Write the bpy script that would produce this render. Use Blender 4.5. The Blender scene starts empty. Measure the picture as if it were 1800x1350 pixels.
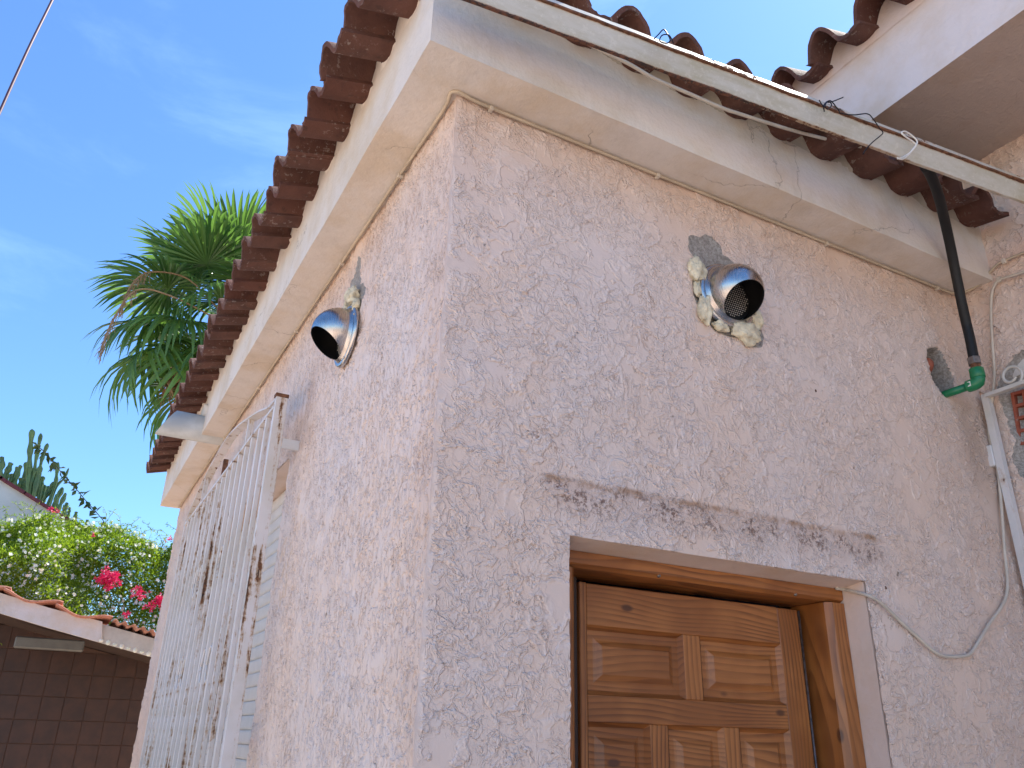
import bpy, bmesh, math, random
from mathutils import Vector, Matrix, noise
random.seed(7)
S = bpy.context.scene
COL = S.collection
R = math.radians

# ------------------------------------------------------------------ camera
cd = bpy.data.cameras.new('camera'); cam = bpy.data.objects.new('camera', cd); COL.objects.link(cam)
RX = Vector((0.87747859, -0.4790615, 0.02305203)); RY = Vector((0.21162192, 0.34359244, -0.9149647)); RZ = Vector((0.43040386, 0.80774025, 0.40287493))
M = Matrix(((RX.x, -RY.x, -RZ.x), (RX.y, -RY.y, -RZ.y), (RX.z, -RY.z, -RZ.z))).to_4x4()
cam.matrix_world = Matrix.Translation((-0.5907, -1.4359, 1.5955)) @ M
cd.sensor_width = 36; cd.lens = 28.523; cd.clip_start = 0.05; cd.clip_end = 600
S.camera = cam

# ------------------------------------------------------------------ sky, sun, exposure
SUN_EL, SUN_AZ = R(56), R(76)          # azimuth measured from +Y towards +X
w = bpy.data.worlds.new('World'); S.world = w; w.use_nodes = True
nt = w.node_tree; nt.nodes.clear()
out = nt.nodes.new('ShaderNodeOutputWorld'); bg = nt.nodes.new('ShaderNodeBackground'); sky = nt.nodes.new('ShaderNodeTexSky')
sky.sky_type = 'NISHITA'; sky.sun_disc = False; sky.sun_elevation = SUN_EL; sky.sun_rotation = SUN_AZ
sky.air_density = 1.1; sky.dust_density = 0.25; sky.ozone_density = 3.0; sky.altitude = 0
tc = nt.nodes.new('ShaderNodeTexCoord'); mp = nt.nodes.new('ShaderNodeMapping'); mp.inputs['Scale'].default_value = (1.6, 1.6, 5.5); mp.inputs['Rotation'].default_value = (0.25, 0.2, 0.4)
n1 = nt.nodes.new('ShaderNodeTexNoise'); n1.inputs['Scale'].default_value = 2.0; n1.inputs['Detail'].default_value = 7; n1.inputs['Roughness'].default_value = .62; n1.inputs['Distortion'].default_value = .5
mr = nt.nodes.new('ShaderNodeMapRange'); mr.interpolation_type = 'SMOOTHSTEP'
mr.inputs['From Min'].default_value = .48; mr.inputs['From Max'].default_value = .8; mr.inputs['To Min'].default_value = 0.0; mr.inputs['To Max'].default_value = .16
mx = nt.nodes.new('ShaderNodeMix'); mx.data_type = 'RGBA'; mx.inputs['B'].default_value = (6.0, 6.6, 7.4, 1)
nt.links.new(tc.outputs['Generated'], mp.inputs['Vector']); nt.links.new(mp.outputs[0], n1.inputs['Vector'])
nt.links.new(n1.outputs['Fac'], mr.inputs['Value']); nt.links.new(mr.outputs[0], mx.inputs['Factor']); nt.links.new(sky.outputs[0], mx.inputs['A'])
mt_ = nt.nodes.new('ShaderNodeMix'); mt_.data_type = 'RGBA'; mt_.blend_type = 'MULTIPLY'; mt_.inputs['Factor'].default_value = 1; mt_.inputs['B'].default_value = (.53, .72, .92, 1)
nt.links.new(mx.outputs['Result'], mt_.inputs['A']); nt.links.new(mt_.outputs['Result'], bg.inputs['Color']); nt.links.new(bg.outputs[0], out.inputs[0])
bg.inputs['Strength'].default_value = 0.1
sl = bpy.data.lights.new('sun', 'SUN'); sl.energy = 4.0; sl.angle = R(.53); sl.color = (1, .95, .87)
so = bpy.data.objects.new('sun', sl); COL.objects.link(so)
sd = Vector((math.cos(SUN_EL)*math.sin(SUN_AZ), math.cos(SUN_EL)*math.cos(SUN_AZ), math.sin(SUN_EL)))
so.rotation_euler = sd.to_track_quat('Z', 'Y').to_euler(); so.location = sd*30
S.view_settings.view_transform = 'Standard'; S.view_settings.look = 'None'; S.view_settings.gamma = 1
S.view_settings.exposure = 1.62
S.render.engine = 'CYCLES'

# ------------------------------------------------------------------ material helpers
class NT:
    def __init__(s, name):
        s.m = bpy.data.materials.new(name); s.m.use_nodes = True; s.t = s.m.node_tree
        s.b = s.t.nodes['Principled BSDF']
        s.tc = s.t.nodes.new('ShaderNodeTexCoord')
    def link(s, a, b): s.t.links.new(a, b)
    def _in(s, sock, v):
        if v is None: return
        if hasattr(v, 'is_output'): s.link(v, sock)
        else: sock.default_value = v
    def coord(s, kind='Object', scale=(1, 1, 1), rot=(0, 0, 0), loc=(0, 0, 0), src=None):
        n = s.t.nodes.new('ShaderNodeMapping'); n.inputs['Scale'].default_value = scale; n.inputs['Rotation'].default_value = rot; n.inputs['Location'].default_value = loc
        s.link(src if src else s.tc.outputs[kind], n.inputs[0]); return n.outputs[0]
    def noise(s, vec, scale, detail=4, rough=.5, dist=0, out='Fac'):
        n = s.t.nodes.new('ShaderNodeTexNoise'); s._in(n.inputs['Vector'], vec)
        n.inputs['Scale'].default_value = scale; n.inputs['Detail'].default_value = detail; n.inputs['Roughness'].default_value = rough; n.inputs['Distortion'].default_value = dist
        return n.outputs[out]
    def vor(s, vec, scale, feat='F1', out='Distance', rnd=1.0):
        n = s.t.nodes.new('ShaderNodeTexVoronoi'); n.feature = feat; s._in(n.inputs['Vector'], vec); n.inputs['Scale'].default_value = scale; n.inputs['Randomness'].default_value = rnd
        return n.outputs[out]
    def wave(s, vec, scale, dist=2, detail=2, dscale=1, bands='X'):
        n = s.t.nodes.new('ShaderNodeTexWave'); s._in(n.inputs['Vector'], vec); n.bands_direction = bands
        n.inputs['Scale'].default_value = scale; n.inputs['Distortion'].default_value = dist; n.inputs['Detail'].default_value = detail; n.inputs['Detail Scale'].default_value = dscale
        return n.outputs['Fac']
    def mr(s, v, a, b, c=0., d=1., smooth=True):
        n = s.t.nodes.new('ShaderNodeMapRange'); n.interpolation_type = 'SMOOTHSTEP' if smooth else 'LINEAR'
        s._in(n.inputs['Value'], v); s._in(n.inputs['From Min'], a); s._in(n.inputs['From Max'], b); n.inputs['To Min'].default_value = c; n.inputs['To Max'].default_value = d
        return n.outputs[0]
    def math(s, op, a, b=None, c=None):
        n = s.t.nodes.new('ShaderNodeMath'); n.operation = op; s._in(n.inputs[0], a)
        if b is not None: s._in(n.inputs[1], b)
        if c is not None: s._in(n.inputs[2], c)
        return n.outputs[0]
    def mix(s, f, a, b, mode='MIX'):
        n = s.t.nodes.new('ShaderNodeMix'); n.data_type = 'RGBA'; n.blend_type = mode
        s._in(n.inputs['Factor'], f)
        for k, v in (('A', a), ('B', b)):
            if isinstance(v, tuple) and len(v) == 3: v = (*v, 1)
            s._in(n.inputs[k], v)
        return n.outputs['Result']
    def vadd(s, a, b):
        n = s.t.nodes.new('ShaderNodeVectorMath'); n.operation = 'ADD'; s._in(n.inputs[0], a); s._in(n.inputs[1], b); return n.outputs[0]
    def vscale(s, a, k):
        n = s.t.nodes.new('ShaderNodeVectorMath'); n.operation = 'SCALE'; s._in(n.inputs[0], a); n.inputs['Scale'].default_value = k; return n.outputs[0]
    def sep(s, v):
        n = s.t.nodes.new('ShaderNodeSeparateXYZ'); s._in(n.inputs[0], v); return n.outputs
    def attr(s, name):
        n = s.t.nodes.new('ShaderNodeAttribute'); n.attribute_name = name; return n.outputs['Fac']
    def rand(s):
        n = s.t.nodes.new('ShaderNodeObjectInfo'); return n.outputs['Random']
    def col(s, c):
        if isinstance(c, tuple): c = (*c, 1) if len(c) == 3 else c
        s._in(s.b.inputs['Base Color'], c)
    def bump(s, h, dist, strength=1.0, prev=None):
        n = s.t.nodes.new('ShaderNodeBump'); s._in(n.inputs['Height'], h); n.inputs['Distance'].default_value = dist; n.inputs['Strength'].default_value = strength
        if prev: s.link(prev, n.inputs['Normal'])
        return n.outputs[0]
    def normal(s, n): s.link(n, s.b.inputs['Normal'])
    def set(s, **k):
        for a, v in k.items(): s._in(s.b.inputs[{'rough': 'Roughness', 'metal': 'Metallic', 'coat': 'Coat Weight', 'coatr': 'Coat Roughness', 'spec': 'Specular IOR Level', 'sss': 'Subsurface Weight', 'trans': 'Transmission Weight'}[a]], v)

def simple(name, c, rough=.6, metal=0., var=.12, scale=12, bump=0., bscale=60):
    m = NT(name); co = m.coord()
    n = m.noise(m.vadd(co, m.math('MULTIPLY', m.rand(), 40.0)), scale, 5, .6)
    m.col(m.mix(m.mr(n, .3, .7), tuple(v*(1-var) for v in c), tuple(min(1, v*(1+var)) for v in c)))
    m.set(rough=rough, metal=metal)
    if bump: m.normal(m.bump(m.noise(co, bscale, 4, .6), bump))
    return m.m

PINK = (.80, .645, .55)
def stucco(name, kind):
    m = NT(name); co = m.coord(); x, y, z = m.sep(co)
    if kind == 'front':
        warp = m.vscale(m.noise(co, 7, 3, .6, out='Color'), .05)
        c2 = m.vadd(co, warp)
        n1 = m.noise(c2, 15, 4, .55, .4); n2 = m.noise(c2, 38, 3, .58, .9); n3 = m.noise(c2, 70, 5, .6, .6)
        t1 = m.mr(n1, .49, .535); t2 = m.mr(n2, .49, .555); t3 = m.mr(n3, .48, .60)
        patch = m.mr(m.noise(co, 5, 3, .6), .37, .50)          # smooth trowelled places
        rid = m.math('POWER', m.math('SUBTRACT', 1.0, m.math('ABSOLUTE', m.math('MULTIPLY', m.math('SUBTRACT', n2, .5), 7.0))), 3.0)
        rid = m.math('MAXIMUM', rid, 0.0)
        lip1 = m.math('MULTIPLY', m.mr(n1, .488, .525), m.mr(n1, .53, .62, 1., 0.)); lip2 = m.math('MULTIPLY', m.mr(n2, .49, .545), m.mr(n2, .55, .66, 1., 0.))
        h = m.math('ADD', m.math('MULTIPLY', t1, .45), m.math('MULTIPLY', m.math('MULTIPLY', t2, .40), patch))
        h = m.math('ADD', h, m.math('MULTIPLY', lip1, m.mr(m.noise(co, 17, 3, .6), .38, .6, .15, .95)))
        h = m.math('ADD', h, m.math('MULTIPLY', m.math('MULTIPLY', lip2, .55), patch))
        h = m.math('ADD', h, m.math('MULTIPLY', m.math('MULTIPLY', t3, .30), patch))
        h = m.math('ADD', h, m.math('MULTIPLY', m.math('MULTIPLY', rid, patch), .10))
        h = m.math('ADD', h, m.math('MULTIPLY', m.noise(co, 150, 3, .6), .12))
        h = m.math('ADD', h, m.math('MULTIPLY', n1, .5))
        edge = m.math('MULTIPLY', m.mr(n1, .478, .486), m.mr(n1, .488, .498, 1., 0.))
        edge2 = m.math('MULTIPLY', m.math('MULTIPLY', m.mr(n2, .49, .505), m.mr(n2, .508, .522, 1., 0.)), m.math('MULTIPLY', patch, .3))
        dist = .0027; lipc = m.math('MULTIPLY', m.math('MAXIMUM', lip1, m.math('MULTIPLY', lip2, patch)), .22); fade = m.mr(x, .001, .014)
    else:
        cs = m.coord(scale=(1, 1, .5), rot=(.12, 0, 0)); c2 = m.vadd(cs, m.vscale(m.noise(co, 14, 3, .6, out='Color'), .035))
        n1 = m.noise(c2, 26, 4, .58, .6); n2 = m.noise(c2, 60, 3, .6, .9)
        t1 = m.mr(n1, .47, .56); t2 = m.mr(n2, .46, .57)
        patch = m.mr(m.noise(co, 6, 3, .6), .33, .5)
        h = m.math('ADD', m.math('MULTIPLY', t1, .6), m.math('MULTIPLY', m.math('MULTIPLY', t2, .9), patch))
        h = m.math('ADD', h, m.math('MULTIPLY', m.noise(cs, 150, 3, .6), .15))
        h = m.math('ADD', h, n1)
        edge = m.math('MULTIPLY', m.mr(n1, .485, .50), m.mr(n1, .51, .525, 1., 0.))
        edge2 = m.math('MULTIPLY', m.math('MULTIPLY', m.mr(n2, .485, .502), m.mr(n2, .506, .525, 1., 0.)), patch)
        dist = .0042; lipc = m.math('MULTIPLY', t2, .12); fade = m.mr(y, .001, .014)
    big = m.noise(co, 1.7, 5, .6); med = m.noise(co, 6.5, 5, .65)
    c = m.mix(m.mr(big, .35, .65), (PINK[0]*.97, PINK[1]*.99, PINK[2]*1.02), (PINK[0]*1.0, PINK[1]*.94, PINK[2]*.88))
    dirt_shade = m.mr(med, .45, .68)
    if kind == 'front':
        # warm bounce light painted in under the eave and towards the inner corner
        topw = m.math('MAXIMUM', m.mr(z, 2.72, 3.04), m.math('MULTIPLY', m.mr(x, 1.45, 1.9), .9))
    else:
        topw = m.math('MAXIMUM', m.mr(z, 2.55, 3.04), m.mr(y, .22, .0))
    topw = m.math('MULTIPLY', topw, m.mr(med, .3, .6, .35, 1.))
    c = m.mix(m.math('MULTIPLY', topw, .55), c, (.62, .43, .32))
    creas = m.math('MULTIPLY', m.math('MAXIMUM', edge, edge2), m.mr(dirt_shade, 0, 1, .10, .75, False))  # crease lines: tan dirt plus relief shade painted into the colour
    c = m.mix(lipc, c, (.74, .66, .62))  # crests tinted paler: relief highlights painted into the colour
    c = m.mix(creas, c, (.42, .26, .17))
    if kind == 'front':
        # lichen / mould band over the lintel, with a tan tide line above it
        nb = m.noise(co, 9, 4, .6)
        ctr = m.math('ADD', 2.115, m.math('MULTIPLY', m.math('SUBTRACT', nb, .5), .03))
        dz = m.math('SUBTRACT', z, ctr)
        inx = m.math('MULTIPLY', m.mr(x, .235, .27), m.mr(x, 1.28, 1.34, 1., 0.))
        line = m.math('MULTIPLY', m.mr(m.math('ABSOLUTE', dz), .001, .013, 1., 0.), inx)
        line = m.math('MULTIPLY', line, m.mr(m.noise(co, 22, 5, .7), .38, .6, .1, .9))
        c = m.mix(line, c, (.42, .25, .14))
        below = m.math('MULTIPLY', m.mr(dz, -.095, -.03), m.mr(dz, -.012, .0, 1., 0.))
        blotch = m.mr(m.noise(m.coord(scale=(1, 1, 1)), 11, 3, .6), .44, .54)
        speck = m.mr(m.noise(co, 60, 6, .8), .49, .56)
        mould = m.math('MULTIPLY', m.math('MULTIPLY', below, inx), m.math('MULTIPLY', blotch, speck))
        c = m.mix(m.math('MULTIPLY', mould, .85), c, (.13, .065, .04))
        wash = m.math('MULTIPLY', m.math('MULTIPLY', m.mr(dz, -.11, -.01), m.mr(dz, .0, .015, 1., 0.)), inx)
        c = m.mix(m.math('MULTIPLY', wash, .22), c, (.40, .25, .2))
        # run-off stain below the pipe hole
        st = m.math('MULTIPLY', m.math('MULTIPLY', m.mr(x, 1.74, 1.82), m.mr(x, 1.86, 1.93, 1., .3)), m.math('MULTIPLY', m.mr(z, 2.68, 2.60), m.mr(z, 2.2, 2.5)))
        c = m.mix(m.math('MULTIPLY', st, .45), c, (.36, .25, .18))
    else:
        st = m.math('MULTIPLY', m.math('MULTIPLY', m.mr(y, .98, 1.12), m.mr(y, 1.35, 1.6, 1., 0.)), m.math('MULTIPLY', m.mr(z, 2.35, 2.5), m.mr(z, 2.62, 2.85, 1., 0.)))
        c = m.mix(m.math('MULTIPLY', m.math('MULTIPLY', st, m.mr(med, .35, .6)), .5), c, (.42, .27, .19))
    # knocked-off places showing raw mortar
    raw = m.attr('raw'); rn = m.noise(co, 45, 5, .7)
    rm = m.mr(m.math('ADD', raw, m.math('MULTIPLY', m.math('SUBTRACT', rn, .5), .5)), .47, .53)
    cc = m.mix(m.mr(m.noise(co, 120, 5, .7), .35, .65), (.23, .20, .175), (.42, .39, .35))
    c = m.mix(rm, c, cc)
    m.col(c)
    hr = m.math('MULTIPLY', m.noise(co, 220, 5, .75), 1.2)
    hh = m.mix(rm, h, hr)
    m.set(rough=.46, spec=.5)
    dn = m.t.nodes.new('ShaderNodeDisplacement'); dn.inputs['Midlevel'].default_value = 0; dn.inputs['Scale'].default_value = dist
    m.link(m.math('MULTIPLY', m.math('SUBTRACT', hh, .55), fade), dn.inputs['Height']); m.link(dn.outputs[0], m.t.nodes['Material Output'].inputs['Displacement']); m.m.displacement_method = 'BOTH'
    return m.m

def plaster(name, c, stain=.5, crack=.55):
    m = NT(name); co = m.coord(); x, y, z = m.sep(co)
    big = m.noise(co, 3, 6, .65); med = m.noise(co, 11, 5, .65)
    b = m.mix(m.mr(big, .4, .68), c, (c[0]*.90, c[1]*.83, c[2]*.72))
    s2 = m.mr(m.noise(m.coord(scale=(1, 1, .5)), 4, 6, .7), .50, .68)
    s2 = m.math('MULTIPLY', s2, stain)
    b = m.mix(m.math('MULTIPLY', s2, .7), b, (.37, .31, .25))
    # sooty run-off just below the tiles
    top = m.math('MULTIPLY', m.mr(m.math('ADD', z, m.math('MULTIPLY', m.math('SUBTRACT', med, .5), .12)), 3.19, 3.28), m.mr(m.math('ADD', x, m.math('MULTIPLY', big, .3)), .5, 1.3, .08, .8))
    b = m.mix(m.math('MULTIPLY', top, stain), b, (.27, .22, .18))
    # hairline cracks
    cw = m.vadd(co, m.vscale(m.noise(co, 8, 4, .6, out='Color'), .12))
    cr = m.mr(m.vor(cw, 3.2, 'DISTANCE_TO_EDGE'), .0, .006, 1., 0.)
    cr = m.math('MULTIPLY', cr, m.mr(m.noise(co, 2.1, 2, .5), .5, .56))
    b = m.mix(m.math('MULTIPLY', cr, crack), b, (.2, .16, .13))
    m.col(b); m.set(rough=.8, spec=.25)
    h = m.math('ADD', m.math('MULTIPLY', m.noise(co, 70, 5, .65), .6), m.math('MULTIPLY', m.noise(co, 8, 4, .6), 1.6))
    h = m.math('SUBTRACT', h, m.math('MULTIPLY', cr, crack))
    m.normal(m.bump(h, .0035)); return m.m

def clay(name, a, b, lichen=.6):
    m = NT(name); co = m.vadd(m.coord(), m.math('MULTIPLY', m.rand(), 30.0))
    n = m.noise(co, 9, 6, .65); r = m.rand()
    c = m.mix(m.mr(n, .35, .65), a, b)
    c = m.mix(m.mr(r, 0, 1, 0, .4, False), c, (a[0]*1.35, a[1]*.85, a[2]*.7))
    l1 = m.math('MULTIPLY', m.mr(m.noise(co, 55, 5, .75), .56, .64), m.mr(m.noise(co, 7, 3, .6), .42, .6))
    c = m.mix(m.math('MULTIPLY', l1, lichen), c, (.36, .31, .27))
    l2 = m.mr(m.noise(co, 24, 5, .7), .56, .68)
    c = m.mix(m.math('MULTIPLY', l2, .5), c, (.055, .035, .03))
    m.col(c); m.set(rough=.88, spec=.2)
    m.normal(m.bump(m.math('ADD', m.noise(co, 90, 5, .7), m.noise(co, 16, 4, .6)), .0022)); return m.m

def rusty(name, paint, amount=.5, vert=(1, 1, .25), sc=9, grime=.4):
    m = NT(name); co = m.vadd(m.coord(scale=vert), m.math('MULTIPLY', m.rand(), 9.0)); cf = m.coord()
    n = m.noise(co, sc, 7, .72); n2 = m.noise(cf, 42, 5, .75)
    v = m.math('ADD', m.math('MULTIPLY', n, .75), m.math('MULTIPLY', n2, .25))
    th = .66 - .16*amount
    chip = m.mr(v, th, th+.012); halo = m.mr(v, th-.055, th)
    p = m.mix(m.mr(m.noise(cf, 5, 5, .6), .4, .7), paint, (paint[0]*.86, paint[1]*.84, paint[2]*.76))
    p = m.mix(m.math('MULTIPLY', halo, grime), p, (.45, .27, .13))
    rust = m.mix(m.mr(n2, .42, .6), (.035, .02, .015), (.20, .085, .035))
    m.col(m.mix(chip, p, rust)); m.set(rough=m.mix(chip, (.42, .42, .42), (.9, .9, .9)))
    m.normal(m.bump(m.math('SUBTRACT', m.math('MULTIPLY', n2, .3), chip), .0012)); return m.m

def gutter_mat(name, paint):
    m = NT(name); co = m.coord(); x, y, z = m.sep(co)
    n = m.noise(m.coord(scale=(.45, 1, 1)), 14, 6, .7); n2 = m.noise(co, 60, 6, .78); big = m.noise(co, 3.2, 4, .6)
    p = m.mix(m.mr(m.noise(m.coord(scale=(.35, 1, 1.5)), 9, 6, .7), .35, .7), paint, (paint[0]*.74, paint[1]*.70, paint[2]*.56))
    p = m.mix(m.math('MULTIPLY', m.mr(n2, .52, .62), .35), p, (paint[0]*1.25, paint[1]*1.25, paint[2]*1.25))
    e = m.math('MAXIMUM', m.mr(z, 3.140, 3.1525), m.math('MULTIPLY', m.mr(z, 3.101, 3.091), m.mr(x, 1.6, .6, .55, 1.)))
    v = m.math('ADD', m.math('MULTIPLY', e, .34), m.math('ADD', m.math('MULTIPLY', n, .45), m.math('MULTIPLY', n2, .35)))
    v = m.math('ADD', v, m.math('MULTIPLY', m.math('SUBTRACT', big, .5), .25))
    halo = m.mr(v, .46, .66); chip = m.mr(v, .625, .645)
    p = m.mix(m.math('MULTIPLY', halo, .75), p, (.36, .20, .09))
    c = m.mix(chip, p, m.mix(m.mr(n2, .42, .6), (.03, .018, .015), (.15, .06, .03)))
    m.col(c); m.set(rough=.6); m.normal(m.bump(m.math('SUBTRACT', m.math('MULTIPLY', n2, .4), chip), .0012)); return m.m
def wood(name, axis):
    m = NT(name); rnd = m.math('MULTIPLY', m.rand(), 7.0)
    co = m.vadd(m.coord(), rnd)
    sc = {'x': (.028, 1, 1), 'z': (1, 1, .028)}[axis]
    cs = m.coord(scale=sc, src=co)
    X_, Y_, Z_ = m.sep(co); across = Z_ if axis == 'x' else X_
    wv = m.noise(m.coord(scale={'x': (.22, 1, 1), 'z': (1, 1, .22)}[axis], src=co), 5, 2, .45)
    rings = m.math('FRACT', m.math('ADD', m.math('MULTIPLY', across, 75.0), m.math('MULTIPLY', wv, 13.0)))
    ring = m.math('MULTIPLY', m.mr(rings, .25, .93), m.mr(rings, .93, 1.0, 1., 0.))
    fine = m.noise(m.coord(scale={'x': (.04, 1, 1), 'z': (1, 1, .04)}[axis], src=co), 160, 4, .6)
    base = m.mix(m.mr(m.noise(co, 3.5, 3, .6), .35, .65), (.30, .097, .019), (.45, .165, .040))
    c = m.mix(m.math('MULTIPLY', ring, m.mr(m.noise(co, 6, 3, .6), .3, .7, .3, .8)), base, (.13, .036, .007))
    c = m.mix(m.mr(fine, .45, .75, 0, .3), c, (.2, .07, .02))
    kn = m.vor(m.coord(scale={'x': (.5, 1, 1), 'z': (1, 1, .5)}[axis], src=co), 7.5)
    k = m.mr(kn, .04, .085, 1., 0.)
    c = m.mix(m.math('MULTIPLY', k, .85), c, (.07, .022, .008))
    m.col(c); m.set(rough=.5, coat=.35, coatr=.22)
    m.normal(m.bump(m.math('ADD', m.math('MULTIPLY', ring, .5), fine), .0004)); return m.m

MT = {}
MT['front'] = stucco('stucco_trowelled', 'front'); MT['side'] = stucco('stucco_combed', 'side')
MT['eave'] = plaster('eave_plaster', (.73, .67, .61), .30, .4); MT['smooth_pink'] = plaster('smooth_pink_plaster', (.76, .61, .52), .12, 0.)
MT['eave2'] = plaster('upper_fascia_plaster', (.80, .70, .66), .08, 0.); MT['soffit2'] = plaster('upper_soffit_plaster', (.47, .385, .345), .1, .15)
MT['clay'] = clay('old_clay', (.092, .049, .040), (.145, .073, .056)); MT['clay_pale'] = clay('pale_clay', (.40, .19, .135), (.50, .27, .2), .3)
MT['mortar'] = simple('bedding_mortar', (.44, .38, .31), .9, bump=.004, bscale=40)
MT['grille'] = rusty('flaking_white_paint', (.74, .69, .66), .45, (1, 1, .07), 26, .85); MT['gutter'] = gutter_mat('aged_gutter_paint', (.56, .545, .49))
MT['rust'] = simple('bare_rust', (.16, .07, .035), .9, var=.5, scale=60, bump=.001, bscale=200)
MT['gutter_lip'] = rusty('bright_lip_paint', (.60, .56, .48), .62, (.6, 1, 1), 12, .5)
MT['white_iron'] = rusty('white_iron_paint', (.70, .68, .67), .1)
MT['wood_x'] = wood('pine_across', 'x'); MT['wood_z'] = wood('pine_upright', 'z')
MT['black'] = simple('black_plastic_shade', (.006, .006, .007), .6); MT['hose'] = simple('black_hose', (.005, .0055, .006), .6, var=.3, scale=30)  # black plastic, and the shade painted inside hoods and house
MT['cable'] = simple('beige_cable', (.50, .41, .30), .5); MT['cable2'] = simple('cream_cable', (.60, .53, .44), .5)
MT['rope'] = simple('white_cord', (.78, .76, .70), .6); MT['wire'] = simple('dark_tie_wire', (.022, .018, .02), .5, .6)
MT['green'] = simple('green_pipe', (.012, .19, .075), .35); MT['brassy'] = simple('dull_grey_metal', (.23, .20, .18), .4, .8, var=.3, scale=60)
MT['foam'] = simple('expanding_foam', (.72, .64, .46), .85, var=.25, scale=35, bump=.006, bscale=90)
MT['brick'] = clay('hollow_brick_clay', (.27, .085, .055), (.36, .13, .08), .5)
MT['concrete'] = simple('raw_concrete', (.27, .26, .24), .95, var=.4, scale=25, bump=.008, bscale=45)
MT['shutter'] = simple('shutter_plastic', (.66, .62, .57), .45, var=.05); MT['pipe_w'] = simple('grey_white_pvc', (.50, .50, .48), .5, var=.15, scale=8)
MT['glaze'] = simple('brown_glazed_tile', (.042, .016, .008), .5, var=.3, scale=10); MT['grout'] = simple('tile_grout', (.085, .045, .03), .9)
MT['white_board'] = plaster('white_fascia_board', (.66, .63, .64), .15); MT['lamp'] = simple('lamp_cover', (.13, .13, .12), .5)
MT['gable'] = simple('pale_gable_render', (.62, .62, .58), .9, scale=2); MT['trim'] = simple('dark_red_tile_trim', (.16, .03, .035), .7)
MT['paving'] = simple('warm_patio_tiles', (.62, .47, .35), .7, scale=.8)
MT['ground'] = simple('dry_ground', (.40, .33, .26), .95, scale=.5)
MT['bark'] = simple('palm_bark', (.16, .12, .085), .95, var=.4, scale=8, bump=.02, bscale=12)
MT['dark_wood'] = simple('dark_timber', (.06, .035, .025), .8); MT['line'] = simple('maroon_line', (.07, .02, .035), .6)
MT['stem'] = simple('twig', (.12, .10, .04), .8)
MT['dry'] = simple('dry_frond', (.28, .18, .10), .9)
def leafm(name, a, b, tr=.35, rough=.45, seed=0.):
    m = NT(name); g = m.t.nodes.new('ShaderNodeNewGeometry')
    n = m.noise(m.coord(), 5, 3, .6); q = m.math('ADD', m.math('MULTIPLY', n, .5), m.math('MULTIPLY', g.outputs['Random Per Island'], .6))
    c = m.mix(m.mr(q, .3, .85), a, b); m.col(c); m.set(rough=rough)
    tn = m.t.nodes.new('ShaderNodeBsdfTranslucent'); m.link(m.mix(.5, c, (b[0]*1.3, b[1]*1.3, b[2]*.6)), tn.inputs[0])
    ms = m.t.nodes.new('ShaderNodeMixShader'); ms.inputs[0].default_value = tr
    m.link(m.b.outputs[0], ms.inputs[1]); m.link(tn.outputs[0], ms.inputs[2]); m.link(ms.outputs[0], m.t.nodes['Material Output'].inputs[0]); return m.m
MT['leaf'] = leafm('vine_leaf', (.085, .165, .010), (.28, .40, .03), .5); MT['petal'] = leafm('white_petal', (.75, .78, .72), (.85, .85, .82), .3)
MT['magenta'] = leafm('magenta_bract', (.50, .008, .07), (.68, .015, .15), .35); MT['palm'] = leafm('palm_leaf', (.042, .11, .03), (.12, .235, .055), .4, .3)
MT['cactus'] = simple('cactus_skin', (.12, .19, .06), .55, var=.3, scale=5); MT['leafdark'] = leafm('tendril_leaf', (.04, .07, .02), (.09, .13, .03), .3)

# steel with circular brushing
def steel():
    m = NT('brushed_steel'); co = m.coord()
    n = m.noise(m.coord(scale=(3, 60, 3)), 8, 5, .7); n2 = m.noise(co, 30, 4, .6)
    m.col(m.mix(m.mr(n2, .4, .7), (.55, .53, .52), (.44, .40, .38))); m.set(metal=1.0, rough=m.mr(n, .3, .7, .20, .34))
    m.normal(m.bump(n, .0003)); return m.m
MT['steel'] = steel()

# ------------------------------------------------------------------ object helpers
def link(name, me, mat, parent=None, smooth=False):
    o = bpy.data.objects.new(name, me); COL.objects.link(o)
    if mat is not None and not me.materials:
        for k in (mat if isinstance(mat, list) else [mat]): me.materials.append(k)
    if parent: o.parent = parent
    if smooth:
        for p in me.polygons: p.use_smooth = True
    return o
def fin(name, bm, mat, parent=None, smooth=False, recalc=True):
    if recalc: bmesh.ops.recalc_face_normals(bm, faces=bm.faces)
    me = bpy.data.meshes.new(name); bm.to_mesh(me); bm.free(); return link(name, me, mat, parent, smooth)
def tag(o, label, cat, group=None, kind=None):
    if label: o['label'] = label
    if cat: o['category'] = cat
    if group: o['group'] = group
    if kind: o['kind'] = kind
    return o
def empty(name, loc, label, cat, group=None):
    o = bpy.data.objects.new(name, None); o.empty_display_size = .1; COL.objects.link(o); o.location = loc
    return tag(o, label, cat, group)
def rel(o, parent):        # child whose mesh is in world coordinates, under an Empty placed elsewhere
    o.parent = parent; o.location = Vector(o.location) - Vector(parent.location); return o
def box(bm, lo, hi, bev=0):
    lo, hi = Vector(lo), Vector(hi)
    r = bmesh.ops.create_cube(bm, size=1, matrix=Matrix.Translation((lo+hi)/2) @ Matrix.Diagonal((*(hi-lo), 1)))
    if bev:
        es = list({e for v in r['verts'] for e in v.link_edges}); bmesh.ops.bevel(bm, geom=es, offset=bev, segments=1, affect='EDGES', profile=.5)
def boxo(name, lo, hi, mat, parent=None, bev=0.):
    bm = bmesh.new(); box(bm, lo, hi, bev); return fin(name, bm, mat, parent)
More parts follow.
